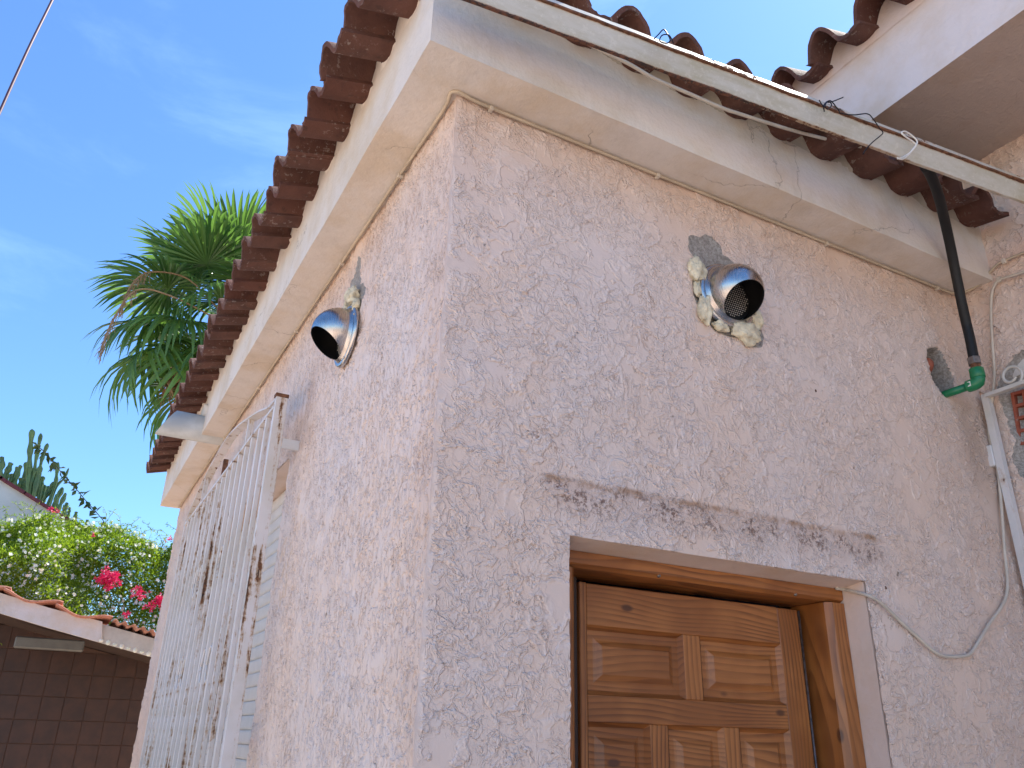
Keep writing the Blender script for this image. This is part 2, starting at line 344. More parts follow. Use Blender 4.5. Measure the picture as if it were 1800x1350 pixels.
def smoothpath(pts, n=6):
    P = [Vector(p) for p in pts]; o = []
    for i in range(len(P)-1):
        a = P[max(i-1, 0)]; b = P[i]; c = P[i+1]; d = P[min(i+2, len(P)-1)]
        for k in range(n):
            t = k/n
            o.append(.5*((2*b)+(-a+c)*t+(2*a-5*b+4*c-d)*t*t+(-a+3*b-3*c+d)*t**3))
    o.append(P[-1]); return o
def tube(bm, pts, r, seg=8, radii=None, cap=True):
    P = [Vector(p) for p in pts]; rings = []; up = None
    for i, p in enumerate(P):
        t = (P[min(i+1, len(P)-1)]-P[max(i-1, 0)]).normalized()
        if up is None: up = t.orthogonal().normalized()
        up = (up - t*up.dot(t)); up = up.normalized() if up.length > 1e-6 else t.orthogonal().normalized()
        s = t.cross(up); rr = radii[i] if radii else r
        rings.append([bm.verts.new(p+(up*math.cos(a)+s*math.sin(a))*rr) for a in [2*math.pi*k/seg for k in range(seg)]])
    for a, b in zip(rings, rings[1:]):
        for k in range(seg): bm.faces.new((a[k], a[(k+1) % seg], b[(k+1) % seg], b[k]))
    if cap: bm.faces.new(rings[0][::-1]); bm.faces.new(rings[-1])
def tubeo(name, pts, r, mat, parent=None, seg=8, n=6, radii=None):
    bm = bmesh.new(); tube(bm, smoothpath(pts, n) if n > 1 else pts, r, seg, radii); return fin(name, bm, mat, parent, True)
def bar(bm, a, b, w, h, up=(0, 0, 1)):
    a, b = Vector(a), Vector(b); t = (b-a).normalized(); u = Vector(up); s = t.cross(u).normalized(); u = s.cross(t)
    vs = []
    for p in (a, b):
        for i, j in ((-1, -1), (1, -1), (1, 1), (-1, 1)): vs.append(bm.verts.new(p+s*i*w/2+u*j*h/2))
    for k in range(4): bm.faces.new((vs[k], vs[(k+1) % 4], vs[4+(k+1) % 4], vs[4+k]))
    bm.faces.new(vs[:4][::-1]); bm.faces.new(vs[4:])

# ------------------------------------------------------------------ ground
bm = bmesh.new(); v = [bm.verts.new(p) for p in ((-300, -300, 0), (300, -300, 0), (300, 300, 0), (-300, 300, 0))]; bm.faces.new(v)
tag(fin('ground', bm, MT['ground']), 'dry ground round the houses', None, None, 'structure')
bm = bmesh.new(); v = [bm.verts.new(p) for p in ((-9, -9, .004), (9, -9, .004), (9, 9, .004), (-9, 9, .004))]; bm.faces.new(v)
tag(fin('patio', bm, MT['paving']), 'warm tiled patio beside the pink annex', None, None, 'structure')

# ------------------------------------------------------------------ house
HW, LEN, ZT = 1.93, 4.62, 3.05
house = empty('house', (0, 0, 0), 'pink stuccoed annex with white eaves and clay tile roof, joined to a taller wing', 'house')
def nz(p, s): return noise.noise(Vector(p)*s)
def lines(a, b, step, extra=(), fine=()):
    L = []; t = a
    while t < b-1e-6:
        L.append(t); s = step
        for f0, f1, fs in fine:
            if f0-1e-6 <= t < f1: s = fs
        t += s
    L.append(b)
    L = [t for t in L if all(abs(t-e) > .004 for e in extra)] + list(extra)
    return sorted(set(round(t, 4) for t in L))
def corner_off(z): return .004*nz((0, 0, z), 9)+.0025*nz((3, 0, z), 38)+.0015*nz((3, 5, z), 110)
def skin(name, us, vs, pos, hole, raw, mat, nrm):
    # us horizontal, vs vertical; pos(u,v)->point; raw(u,v)->(mask, depth)
    bm = bmesh.new(); lay = bm.verts.layers.float.new('raw'); G = {}
    for i, u in enumerate(us):
        for j, v_ in enumerate(vs):
            p = Vector(pos(u, v_)); m_, d = raw(u, v_)
            wv = .0028*nz(p, 3.5)+.0022*nz(p, 11)
            wc = max(0., 1-abs(u)/.03) if name != 'wall_wing' else 0.
            ho = hole
            fl = 1.
            if ho:
                dx = max(ho[0]-u, u-ho[1], 0); dz = max(ho[2]-v_, v_-ho[3], 0); fl = min(1., math.hypot(dx, dz)/.05)
                fl = .35 + .65*fl
            p += Vector(nrm)*(wv*fl*(1-wc) - d)
            if wc > 0: c = corner_off(v_)*wc; p += Vector((c, c, 0))
            q = bm.verts.new(p); q[lay] = m_; G[i, j] = q
    for i in range(len(us)-1):
        for j in range(len(vs)-1):
            if hole:
                cu, cv = (us[i]+us[i+1])/2, (vs[j]+vs[j+1])/2
                if hole[0] < cu < hole[1] and hole[2] < cv < hole[3]: continue
            bm.faces.new((G[i, j], G[i+1, j], G[i+1, j+1], G[i, j+1]))
    o = fin('wall', bm, mat, house, True, False); return o
DO = (.32, 1.222, -.1, 1.996)
WO = (1.31, 3.05, 1.0, 2.488)
def blob(u, v_, cu, cv, ru, rv, seed, k=.35):
    a = math.atan2((v_-cv)/rv, (u-cu)/ru); r = math.hypot((u-cu)/ru, (v_-cv)/rv)
    rr = 1+k*noise.noise(Vector((math.cos(a)*1.3, math.sin(a)*1.3, seed)))
    return (rr-r)/.25+.5          # >.5 inside
cl = lambda t: max(0., min(1., t))
def raw_front(u, v_):
    m1 = max(blob(u, v_, .775, 2.855, .068, .055, 3.1), blob(u, v_, .845, 2.80, .10, .06, 8.), blob(u, v_, .83, 2.72, .112, .115, 5.5, .12), blob(u, v_, .915, 2.63, .04, .035, 1.5))
    m2 = blob(u, v_, 1.737, 2.715, .060, .092, 4.4, .25)
    d = .004*cl((m1-.5)*1.2) + .085*cl((m2-.47)*.9)
    return cl(max(m1, m2)), d
def raw_side(u, v_):
    m1 = max(blob(u, v_, .73, 2.86, .05, .10, 2.2, .5), blob(u, v_, .68, 2.80, .07, .05, 6.1, .3))
    return cl(m1), .003*cl((m1-.5)*1.5)
def raw_wing(u, v_):
    m1 = max(blob(u, v_, .25, 2.62, .215, .17, 7.7, .3), blob(u, v_, .21, 2.40, .16, .16, 9.9, .4))
    return cl(m1), .045*cl((m1-.48)*.7)
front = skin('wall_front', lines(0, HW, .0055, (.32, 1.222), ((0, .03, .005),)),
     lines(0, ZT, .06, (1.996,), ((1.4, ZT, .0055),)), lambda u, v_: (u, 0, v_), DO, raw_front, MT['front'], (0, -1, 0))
front['label'] = 'front wall in trowelled pink stucco with the pine door'
side = skin('wall_side', lines(0, LEN, .03, (1.31, 3.05), ((0, 1.3, .0060), (1.3, 2.0, .012))),
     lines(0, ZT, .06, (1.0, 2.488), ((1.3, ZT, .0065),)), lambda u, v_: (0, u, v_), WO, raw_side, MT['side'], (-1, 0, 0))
side['label'] = 'side wall in combed pink stucco with the barred window'
wing = skin('wall_wing', lines(0, 5, .06, (), ((0, .5, .006),)), lines(0, 3.52, .04, (), ((1.8, 3.52, .0065),)),
     lambda u, v_: (HW, -u, v_), None, raw_wing, MT['front'], (-1, 0, 0))
wing['label'] = 'wall of the taller wing, with a broken-out patch'
# inner core closing the house (far walls, upper wing), kept behind the skins
bm = bmesh.new()
box(bm, (.012, LEN-.15, 0), (6.0, LEN, ZT)); box(bm, (6, -5, 0), (6.2, LEN, 4.6)); box(bm, (HW+.06, -5.0, 0), (6, -4.9, 3.8))
box(bm, (HW+.05, -5, ZT), (HW+.25, LEN-.2, 3.85)); box(bm, (HW+.05, -5, 0), (HW+.06, -.0, ZT)); box(bm, (.05, .3, 2.99), (6, LEN, 3.04))
fin('inner_wall', bm, MT['smooth_pink'], house)
bm = bmesh.new(); v = [bm.verts.new(p) for p in ((HW, 0, 3.2), (HW, LEN-.2, 3.2), (HW, LEN-.2, 3.6), (HW, 0, 3.6))]; bm.faces.new(v)
v = [bm.verts.new(p) for p in ((HW, -5, 3.5), (HW, 0, 3.5), (HW, 0, 3.6), (HW, -5, 3.6))]; bm.faces.new(v)
fin('upper_wall', bm, MT['smooth_pink'], house)
# door reveal and window reveal (smooth)
bm = bmesh.new()
box(bm, (1.2225, .004, 0), (1.40, .30, 1.9955)); box(bm, (.10, .006, 0), (.3195, .30, 1.9955)); rq = [[bm.verts.new((x, y, z)) for y, z in ((.008, 1.9965), (.074, 1.985), (.30, 1.985), (.30, 2.25), (.008, 2.25))] for x in (.10, 1.40)]
for k in range(5): bm.faces.new((rq[0][k], rq[0][(k+1) % 5], rq[1][(k+1) % 5], rq[1][k]))
bm.faces.new(rq[0][::-1]); bm.faces.new(rq[1])
for f in bm.faces: f.smooth = False
r_ = fin('door_reveal', bm, MT['smooth_pink'], house)
bm = bmesh.new()
box(bm, (.004, 1.10, .8), (.30, 1.3095, 2.4875)); box(bm, (.004, 3.0505, .8), (.30, 3.3, 2.4875)); box(bm, (.006, 1.10, 2.4885), (.30, 3.3, 2.75)); box(bm, (.006, 1.10, .8), (.30, 3.3, .9995))
fin('window_reveal', bm, MT['smooth_pink'], house)
bm = bmesh.new(); box(bm, (.31, .45, 0), (1.8, .47, 2.9)); box(bm, (.35, .5, 0), (.37, 4.4, 2.9)); fin('dark_backing', bm, MT['black'], house)  # black backing sheets painted for the dark behind door and shutter

for p in [(1.3013, -0.001, 1.9873), (1.3495, -0.001, 2.0026), (1.7393, -0.001, 2.0094), (1.7598, -0.001, 2.0082), (1.1385, -0.001, 2.5134), (1.2509, -0.001, 1.8475)]:
    bm = bmesh.new(); bmesh.ops.create_icosphere(bm, subdivisions=1, radius=.0036, matrix=Matrix.Translation((p[0], -.001, p[2])) @ Matrix.Diagonal((1, .6, 1.4, 1))); fin('old_plug_hole', bm, MT['rust'], house)
# ---- eave band (L shaped), fascia at -0.125
E = .125
bm = bmesh.new()
def rings(segs):
    pass
# outer skin as fine strips so the plaster undulates
def fascia(bm, horiz, a, b, zlo, zhi):
    us = lines(a, b, .05); vs = [zlo, zlo+.004, zlo+.05, zlo+.1, zlo+.15, zhi]
    G = {}
    for i, u in enumerate(us):
        for j, v_ in enumerate(vs):
            p = Vector((u, -E, v_)) if horiz == 'x' else Vector((-E, u, v_))
            off = .0035*nz(p, 5) * (1 if j else .5)
            if j == 0: p.z += .003*nz(p, 7)
            if horiz == 'x' and u > a+.01: p.y -= off
            if horiz == 'y' and u > a+.01: p.x -= off
            G[i, j] = bm.verts.new(p)
    for i in range(len(us)-1):
        for j in range(len(vs)-1): bm.faces.new((G[i, j], G[i+1, j], G[i+1, j+1], G[i, j+1]))
    return [G[i, 0] for i in range(len(us))]
b1 = fascia(bm, 'x', -E, HW, ZT, 3.265); b2 = fascia(bm, 'y', -E, LEN+.02, ZT, 3.30)
# soffit strips
def soff(row, axis):
    inn = []
    for v0 in row:
        p = v0.co.copy()
        if axis == 'x': q = Vector((max(p.x, .02), .02, ZT+.001*nz(p, 6)))
        else: q = Vector((.02, max(p.y, .02), ZT+.001*nz(p, 6)))
        inn.append(bm.verts.new(q))
    for i in range(len(row)-1): bm.faces.new((row[i], row[i+1], inn[i+1], inn[i]))
soff(b1, 'x'); soff(b2, 'y')
ev = [bm.verts.new(p) for p in ((-E, LEN+.02, ZT), (.02, LEN+.02, ZT), (.02, LEN+.02, 3.30), (-E, LEN+.02, 3.30))]; bm.faces.new(ev)
e_ = fin('eave_band', bm, MT['eave'], house); e_['label'] = 'off-white plastered eave band under the tiles'
# roof deck (hip)
bm = bmesh.new()
A = [(-.12, -.12, 3.275), (HW+.1, -.12, 3.275), (HW+.1, 1.9, 3.80), (1.9, 1.9, 3.80), (1.9, 2.6, 3.80), (-.12, LEN+.1, 3.275), (3.5, LEN+.1, 3.275), (3.5, 2.6, 3.8)]
V = [bm.verts.new(p) for p in A]
bm.faces.new((V[0], V[1], V[2], V[3])); bm.faces.new((V[0], V[3], V[4], V[5])); bm.faces.new((V[5], V[4], V[7], V[6]))
fin('roof_deck', bm, MT['clay'], house)

# ---- clay tiles: S profile along local x, channel along local y (down slope = -y)
def s_tile_mesh(pitch, length, hump=.058, th=.013, seg=14, seed=0, over=.022):
    bm = bmesh.new(); rnd = random.Random(seed)
    def prof(s):      # s in 0..1 : hump on first 58 %, pan after
        if s < .56: return hump*max(0,math.sin(math.pi*s/.56))**.72 if 0 < s < .56 else 0
        return -.010*math.sin(math.pi*(s-.56)/.44)
    n = seg; ny = 3; top = {}; bot = {}
    jit = [rnd.uniform(-.0025, .0025) for _ in range(n+1)]
    for i in range(n+1):
        s = i/n; x = s*(pitch+over)-over/2; ss = min(1, max(0, x/pitch)); z = prof(ss)
        if x < 0: z = .002
        # normal
        dz = (prof(min(1, ss+.02))-prof(max(0, ss-.02)))/(.04*pitch); nn = Vector((-dz, 0, 1)).normalized()
        for j in range(ny+1):
            y = -length*(j/ny) + (jit[i] if j == ny else 0)
            top[i, j] = bm.verts.new((x+nn.x*th, y, z+nn.z*th+ .0)); bot[i, j] = bm.verts.new((x, y, z))
    for i in range(n):
        for j in range(ny):
            bm.faces.new((top[i, j], top[i+1, j], top[i+1, j+1], top[i, j+1])); bm.faces.new((bot[i, j], bot[i, j+1], bot[i+1, j+1], bot[i+1, j]))
        bm.faces.new((top[i, ny], top[i+1, ny], bot[i+1, ny], bot[i, ny])); bm.faces.new((top[i, 0], bot[i, 0], bot[i+1, 0], top[i+1, 0]))
    for j in range(ny):
        bm.faces.new((top[0, j], top[0, j+1], bot[0, j+1], bot[0, j])); bm.faces.new((top[n, j], bot[n, j], bot[n, j+1], top[n, j+1]))
    bmesh.ops.recalc_face_normals(bm, faces=bm.faces)
    me = bpy.data.meshes.new('roof_tile'); bm.to_mesh(me); bm.free(); me.materials.append(MT['clay'])
    for p in me.polygons: p.use_smooth = True
    me.set_sharp_from_angle(angle=R(42)) if hasattr(me, 'set_sharp_from_angle') else None
    return me
PI_ = .1775
TM = [s_tile_mesh(PI_, .42, seed=k, seg=24) for k in range(4)]
def place_tile(me, p, rz, pitch_deg, roll=0):
    o = bpy.data.objects.new('roof_tile', me); COL.objects.link(o); o.parent = house
    o.rotation_mode = 'XYZ'
    m = Matrix.Translation(p) @ Matrix.Rotation(rz, 4, 'Z') @ Matrix.Rotation(R(pitch_deg), 4, 'X') @ Matrix.Rotation(R(roll), 4, 'Y')
    o.matrix_basis = m; return o
rn = random.Random(3)
# side eave: channels run along +x uphill; local -y -> -x ; local x -> ... tile width runs along -y world
for c_ in range(2):
    for k in range(26):
        y0 = -.02 + .1775*(k+1)
        if y0 > 4.78: continue
        up = .30*c_; jj = rn.uniform(-.006, .006)
        sl = 15
        px_ = -.258+.42*math.cos(R(sl))+up*math.cos(R(sl)) + rn.uniform(-.010, .010)
        pz = 3.258+.42*math.sin(R(sl))+up*math.sin(R(sl)) + .016*c_ + rn.uniform(-.002, .002)
        if c_ and y0 < .3: continue
        place_tile(TM[rn.randrange(4)], (px_, y0+jj, pz-.006), R(-90), sl, rn.uniform(-2.6, 2.6))
# front eave: local -y -> world -y (down slope), local x -> world x
for c_ in range(2):
    for k in range(12):
        x0 = -.045+.176*k
        if x0 > 1.80 or (c_ and x0 < .3): continue
        sl = 11; up = .30*c_
        py_ = -.248+.42*math.cos(R(sl))+up*math.cos(R(sl)) + rn.uniform(-.008, .008)
        pz = 3.226+.42*math.sin(R(sl))+up*math.sin(R(sl)) + .016*c_ + rn.uniform(-.003, .003)
        place_tile(TM[rn.randrange(4)], (x0+rn.uniform(-.005, .005), py_, pz), 0, sl, rn.uniform(-1.5, 1.5))
# mortar bedding lumps under each tile hump along both eaves
def mortar_line(axis, n, p0, step, z):
    bm = bmesh.new()
    us = [p0+step*n*i/(n*12) for i in range(n*12+1)]
    lo = []; hi = []
    for u in us:
        s = ((u-p0)/step) % 1; s2 = s if axis == 'x' else 1-s
        hp = .058*max(0,math.sin(math.pi*s2/.56))**.8 if 0 < s2 < .56 else 0
        off = .006+.007*nz((u, 1, 0), 14)+.004*nz((u, 4, 0), 60)
        for L_, zz, o_ in ((lo, z-.012-.008*nz((u, 2, 0), 25), -.002), (hi, z+hp+.004, off)):
            L_.append(bm.verts.new((u, -E-o_, zz) if axis == 'x' else (-E-o_, u, zz)))
    for i in range(len(us)-1): bm.faces.new((lo[i], lo[i+1], hi[i+1], hi[i]))
    o = fin('bedding_mortar', bm, MT['mortar' if axis == 'x' else 'eave'], house, True); return o
mortar_line('x', 11, -.045, .176, 3.252); mortar_line('y', 26, -.02, .1775, 3.285)

# ---- upper wing eave: fascia at x=1.433, soffit z=3.513
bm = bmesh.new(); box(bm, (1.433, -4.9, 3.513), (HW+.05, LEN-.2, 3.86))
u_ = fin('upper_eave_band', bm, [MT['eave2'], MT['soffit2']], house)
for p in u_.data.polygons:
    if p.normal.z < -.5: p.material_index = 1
TU = [s_tile_mesh(.196, .42, hump=.085, seed=20+k, seg=26) for k in range(3)]
for k in range(24):
    y0 = -3.25+.196*k
    if y0 > 1.6: continue
    place_tile(TU[rn.randrange(3)], (1.335+.42*math.cos(R(17))+rn.uniform(-.012, .012), y0+.093, 3.805+.42*math.sin(R(17))), R(-90), 17, rn.uniform(-1.5, 1.5))
bm = bmesh.new(); v = [bm.verts.new(p) for p in ((1.5, -4.9, 3.868), (4.5, -4.9, 4.78), (4.5, LEN-.2, 4.78), (1.5, LEN-.2, 3.868))]; bm.faces.new(v); fin('upper_roof_deck', bm, MT['clay'], house)
bm = bmesh.new(); prev = None
for i in range(400):
    y = -3.3+i*.0125; s2 = 1-(((y+3.25-.093)/.196) % 1)
    hp = .085*max(0,math.sin(math.pi*s2/.56))**.8 if 0 < s2 < .56 else 0
    a = bm.verts.new((1.4305-.002*nz((y, 0, 0), 20), y, 3.80)); b = bm.verts.new((1.426-.006*abs(nz((y, 0, 0), 30)), y, 3.835+hp))
    if prev: bm.faces.new((prev[0], a, b, prev[1]))
    prev = (a, b)
fin('upper_bedding_mortar', bm, MT['eave2'], house, True)

# ---- door (part) with its pieces
door = bpy.data.objects.new('door', None); COL.objects.link(door); door.parent = house
bm = bmesh.new(); box(bm, (.442, .172, .02), (1.128, .176, 1.934)); door_core = fin('door_core', bm, MT['wood_z'], door)
def piece(nm, x0, x1, z0, z1, mat, y0=.15, y1=.172, bev=.0015): return boxo(nm, (x0, y0, z0), (x1, y1, z1), mat, door, bev)
piece('stile', .442, .461, .02, 1.935, MT['wood_z']); piece('stile', 1.057, 1.130, .02, 1.932, MT['wood_z'])
for z0, z1 in ((1.840, 1.933), (1.637, 1.694), (1.19, 1.25), (.75, .80), (.02, .16)): piece('rail', .4615, 1.0565, z0, z1, MT['wood_x'])
def panel(x0, x1, z0, z1):
    bm = bmesh.new(); rr = []
    for ins, y in ((0., .1502), (.009, .1635), (.024, .1635), (.030, .1620), (.043, .1535)):
        rr.append([bm.verts.new(p) for p in ((x0+ins, y, z0+ins), (x1-ins, y, z0+ins), (x1-ins, y, z1-ins), (x0+ins, y, z1-ins))])
    for a, b in zip(rr, rr[1:]):
        for k in range(4): bm.faces.new((a[k], a[(k+1) % 4], b[(k+1) % 4], b[k]))
    bm.faces.new(rr[-1]); fin('panel', bm, MT['wood_x'], door)
def row(z0, z1, cuts):
    for (a, b) in cuts: panel(a, b, z0, z1)
    for (p, q), (r2, s) in zip(cuts, cuts[1:]): piece('mullion', q, r2, z0, z1, MT['wood_z'])
row(1.694, 1.840, ((.461, .736), (.789, 1.057)))
row(1.25, 1.637, ((.461, .627), (.678, .843), (.892, 1.057)))
row(.80, 1.19, ((.461, .736), (.789, 1.057))); row(.16, .75, ((.461, .736), (.789, 1.057)))
tubeo('weather_strip', [(1.134, .150, .02), (1.134, .150, 1.93)], .0035, MT['brassy'], door, 6, 1)
boxo('handle', (1.085, .110, 1.0), (1.10, .15, 1.14), MT['brassy'], door, .004)
# door frame
fr = bpy.data.objects.new('door_frame', None); COL.objects.link(fr); fr.parent = house
def prism(name, prof, ax, a0, a1, mat, parent):
    bm = bmesh.new(); f = lambda p, s: (p[0], p[1], s) if ax == 'z' else (s, p[0], p[1])
    r0_ = [bm.verts.new(f(p, a0)) for p in prof]; r1_ = [bm.verts.new(f(p, a1)) for p in prof]; n = len(prof)
    for k in range(n): bm.faces.new((r0_[k], r0_[(k+1) % n], r1_[(k+1) % n], r1_[k]))
    bm.faces.new(r0_[::-1]); bm.faces.new(r1_); return fin(name, bm, mat, parent)
prism('jamb', [(1.2205, .072), (1.1765, .072), (1.1745, .0735), (1.162, .084), (1.160, .086), (1.160, .20), (1.2205, .20)], 'z', 0, 1.9475, MT['wood_z'], fr)
prism('jamb', [(.3215, .072), (.372, .072), (.384, .084), (.384, .20), (.3215, .20)], 'z', 0, 1.9475, MT['wood_z'], fr)
prism('head', [(.072, 1.984), (.072, 1.9585), (.0735, 1.957), (.084, 1.950), (.20, 1.948), (.20, 1.984)], 'x', .3215, 1.2205, MT['wood_x'], fr)
boxo('rebate_shade', (.385, .1585, .02), (.440, .1600, 1.946), MT['dark_wood'], fr)  # dark filler painted for the shade in the left door gap
for p in [(0.615, 0.076, 1.9475), (1.0512, 0.076, 1.951)]:
    bm = bmesh.new(); bmesh.ops.create_icosphere(bm, subdivisions=2, radius=.0055, matrix=Matrix.Translation((p[0], .078, 1.956))); fin('screw', bm, MT['brassy'], fr)
# widen reveal: frame stands inside the splayed right reveal

# ---- window (part): roller shutter in the recess
win = bpy.data.objects.new('window', None); COL.objects.link(win); win.parent = house
bm = bmesh.new(); box(bm, (.12, 1.30, 1.0), (.13, 3.06, 2.49)); fin('shutter_backing', bm, MT['black'], win)
bm = bmesh.new(); SP = .0485
for y in (1.312, 3.048):
    pass
pr = [(.1, 0), (.0925, .0012), (.0912, .010), (.0905, .024), (.0912, .038), (.0925, .0468), (.1, .048)]
va = [[bm.verts.new((x, y, z)) for x, z in pr] for y in (1.311, 3.049)]
for k in range(len(pr)-1): bm.faces.new((va[0][k], va[1][k], va[1][k+1], va[0][k+1]))
bmesh.ops.recalc_face_normals(bm, faces=bm.faces); sme = bpy.data.meshes.new('slat'); bm.to_mesh(sme); bm.free(); sme.materials.append(MT['shutter'])
for k in range(30):
    o = link('slat', sme, None, win, True); o.location = (0, 0, 2.436-SP*k)
boxo('sill', (-.02, 1.30, .97), (.12, 3.06, .998), MT['eave'], win)

# ------------------------------------------------------------------ window grille (stands off the side wall)
GX = -.095
gr = empty('window_grille', (GX+.02, 2.19, 1.0), 'flaking white wrought-iron grille with arched top bolted over the side window', 'window grille')
bm = bmesh.new(); box(bm, (-.097, 1.19, .95), (-.058, 1.213, 2.652), .001); rel(fin('post', bm, MT['grille']), gr)
bm = bmesh.new(); box(bm, (-.097, 3.19, .95), (-.058, 3.213, 2.652), .001); rel(fin('post', bm, MT['grille']), gr)
bm = bmesh.new(); box(bm, (-.1, 1.186, 2.652), (-.056, 1.216, 2.663)); rel(fin('post_cap', bm, MT['rust']), gr)
for y in (1.19, 3.19):
    for z in (2.472, 1.1): rel(boxo('bracket', (-.056, y-.003, z), (.004, y+.003, z+.034), MT['white_iron']), gr)
bm = bmesh.new(); box(bm, (-.0955, 1.20, .98), (-.0805, 1.2165, 2.616), .0015)
bm.verts.ensure_lookup_table()
for v in bm.verts: v.co -= Vector((0, 1.20, 0))
bmesh.ops.recalc_face_normals(bm, faces=bm.faces); bme = bpy.data.meshes.new('upright_bar'); bm.to_mesh(bme); bm.free(); bme.materials.append(MT['grille'])
for k in range(1, 17):
    o = bpy.data.objects.new('upright_bar', bme); COL.objects.link(o); o.parent = gr
    o.location = Vector((rn.uniform(-.001, .001), 1.195+.1175*k, rn.uniform(-.003, .001))) - gr.location
rel(boxo('rail', (-.0975, 1.205, 2.617), (-.074, 3.195, 2.627), MT['grille']), gr)
rel(boxo('rail', (-.0795, 1.205, 1.575), (-.062, 3.195, 1.590), MT['white_iron']), gr)
rel(boxo('rail', (-.0975, 1.205, .965), (-.074, 3.195, .979), MT['grille']), gr)
ap = [(1.2, 2.645), (1.32, 2.655), (1.5, 2.70), (1.7, 2.74), (1.95, 2.785), (2.2, 2.81), (2.45, 2.795), (2.7, 2.765), (2.95, 2.71), (3.10, 2.67), (3.19, 2.645)]
sp = smoothpath([(0, y, z) for y, z in ap], 4); bm = bmesh.new(); pv = None
for i, p in enumerate(sp):
    t = (sp[min(i+1, len(sp)-1)]-sp[max(i-1, 0)]).normalized(); n_ = Vector((0, -t.z, t.y))
    vs = [bm.verts.new(Vector((x, p.y, p.z))+n_*h) for x, h in ((-.098, -.003), (-.062, -.003), (-.062, .003), (-.098, .003))]
    if pv:
        for k in range(4): bm.faces.new((pv[k], pv[(k+1) % 4], vs[(k+1) % 4], vs[k]))
    pv = vs
rel(fin('arched_rail', bm, MT['grille']), gr)
for y, z0, z1 in ((2.19, 2.627, 2.71), (1.70, 2.627, 2.74), (2.72, 2.627, 2.76)): rel(boxo('arch_strut', (-.094, y-.008, z0), (-.074, y+.008, z1-.002), MT['rust'] if y == 2.19 else MT['grille']), gr)
def ring_mesh(cy, cz, ry, rz_, x, r):
    bm = bmesh.new(); pts = [(x, cy+ry*math.cos(a), cz+rz_*math.sin(a)) for a in [2*math.pi*k/20 for k in range(21)]]; tube(bm, pts, r, 6); return bm
for k, zc in ((4, 1.82), (5, 1.82), (9, 1.82), (10, 1.82), (5, 2.2), (9, 2.2), (10, 2.2)): rel(fin('ornament_ring', ring_mesh(1.203+.1175*k+.055, zc, .038, .06, -.0885, .004), MT['grille'], None, True), gr)

# ------------------------------------------------------------------ rusty white gutter along the front eave
ga, gb = Vector((-.16, -.245, 3.078)), Vector((2.30, -.484, 3.082))
gd = (gb-ga).normalized(); gn = gd.cross(Vector((0, 0, 1))).normalized()      # points to -y (outwards)
gut = empty('gutter', tuple(ga), 'rusty white metal gutter rail hung in front of the front eave tiles', 'gutter')
def gutter_part(name, prof, mat, wob=.0015):
    bm = bmesh.new(); n = 70; prev = None
    for i in range(n+1):
        p = ga + (gb-ga)*(i/n)
        ring = [bm.verts.new(p + gn*(a+wob*nz((i*.4, a*30, 1), 1)) + Vector((0, 0, z+wob*nz((i*.5, z*40, 7), 1)))) for a, z in prof]
        if prev:
            for k in range(len(prof)): bm.faces.new((prev[k], prev[(k+1) % len(prof)], ring[(k+1) % len(prof)], ring[k]))
        else: bm.faces.new(ring[::-1])
        prev = ring
    bm.faces.new(prev); return rel(fin(name, bm, mat), gut)
gutter_part('front_web', [(-.018, .014), (0, .072), (-.003, .072), (-.021, .0165), (-.026, .0165), (-.026, .014)], MT['gutter'])
gutter_part('top_lip', [(.003, .0745), (-.001, .0745), (-.006, .093), (-.003, .0935)], MT['gutter_lip'])
gutter_part('rusty_seam', [(.0045, .0690), (.0045, .0742), (-.001, .0742), (-.001, .0690)], MT['rust'], .002)

# wires and cord tied round it
def gp(t, a=0., z=0.): p = ga+(gb-ga)*t; return p+gn*a+Vector((0, 0, z))
w1 = [(0.8516, -0.385, 3.0833), (0.8532, -0.385, 3.1027), (0.872, -0.385, 3.1265), (0.8856, -0.385, 3.1214), (0.8666, -0.385, 3.0976), (0.8584, -0.385, 3.1088), (0.8838, -0.385, 3.1339), (0.9091, -0.385, 3.1133), (0.9162, -0.385, 3.1071), (0.9665, -0.385, 3.1242), (1.0254, -0.385, 3.1549), (1.0462, -0.385, 3.1486), (1.0656, -0.385, 3.1262), (1.0785, -0.385, 3.1144), (1.0601, -0.385, 3.0929), (1.0288, -0.385, 3.0623), (0.9973, -0.385, 3.0284), (0.9759, -0.385, 2.9992)]
wr = empty('tie_wire', w1[0], 'twisted dark wire knotted over the gutter lip beside the white cord', 'wire')
rel(tubeo('wire_strand', w1, .0016, MT['wire'], None, 6, 5), wr)
w2 = [(0.835, -0.388, 3.1105), (0.8483, -0.388, 3.0943), (0.8626, -0.388, 3.1159), (0.8739, -0.388, 3.1212), (0.903, -0.388, 3.1423), (0.9331, -0.388, 3.1661)]
rel(tubeo('wire_end', w2, .0016, MT['wire'], None, 6, 4), wr)
w3 = [(0.3427, -0.345, 3.0998), (0.3574, -0.345, 3.1219), (0.3722, -0.345, 3.1444), (0.382, -0.345, 3.1387), (0.391, -0.345, 3.1218), (0.3797, -0.345, 3.105), (0.3594, -0.345, 3.1015), (0.3675, -0.345, 3.1237), (0.3885, -0.345, 3.135), (0.4008, -0.345, 3.1161)]
tag(tubeo('tie_wire', w3, .0016, MT['wire'], None, 6, 5), 'short loop of dark wire wound at the second tile hump above the gutter', 'wire')
def lpt(q): return q
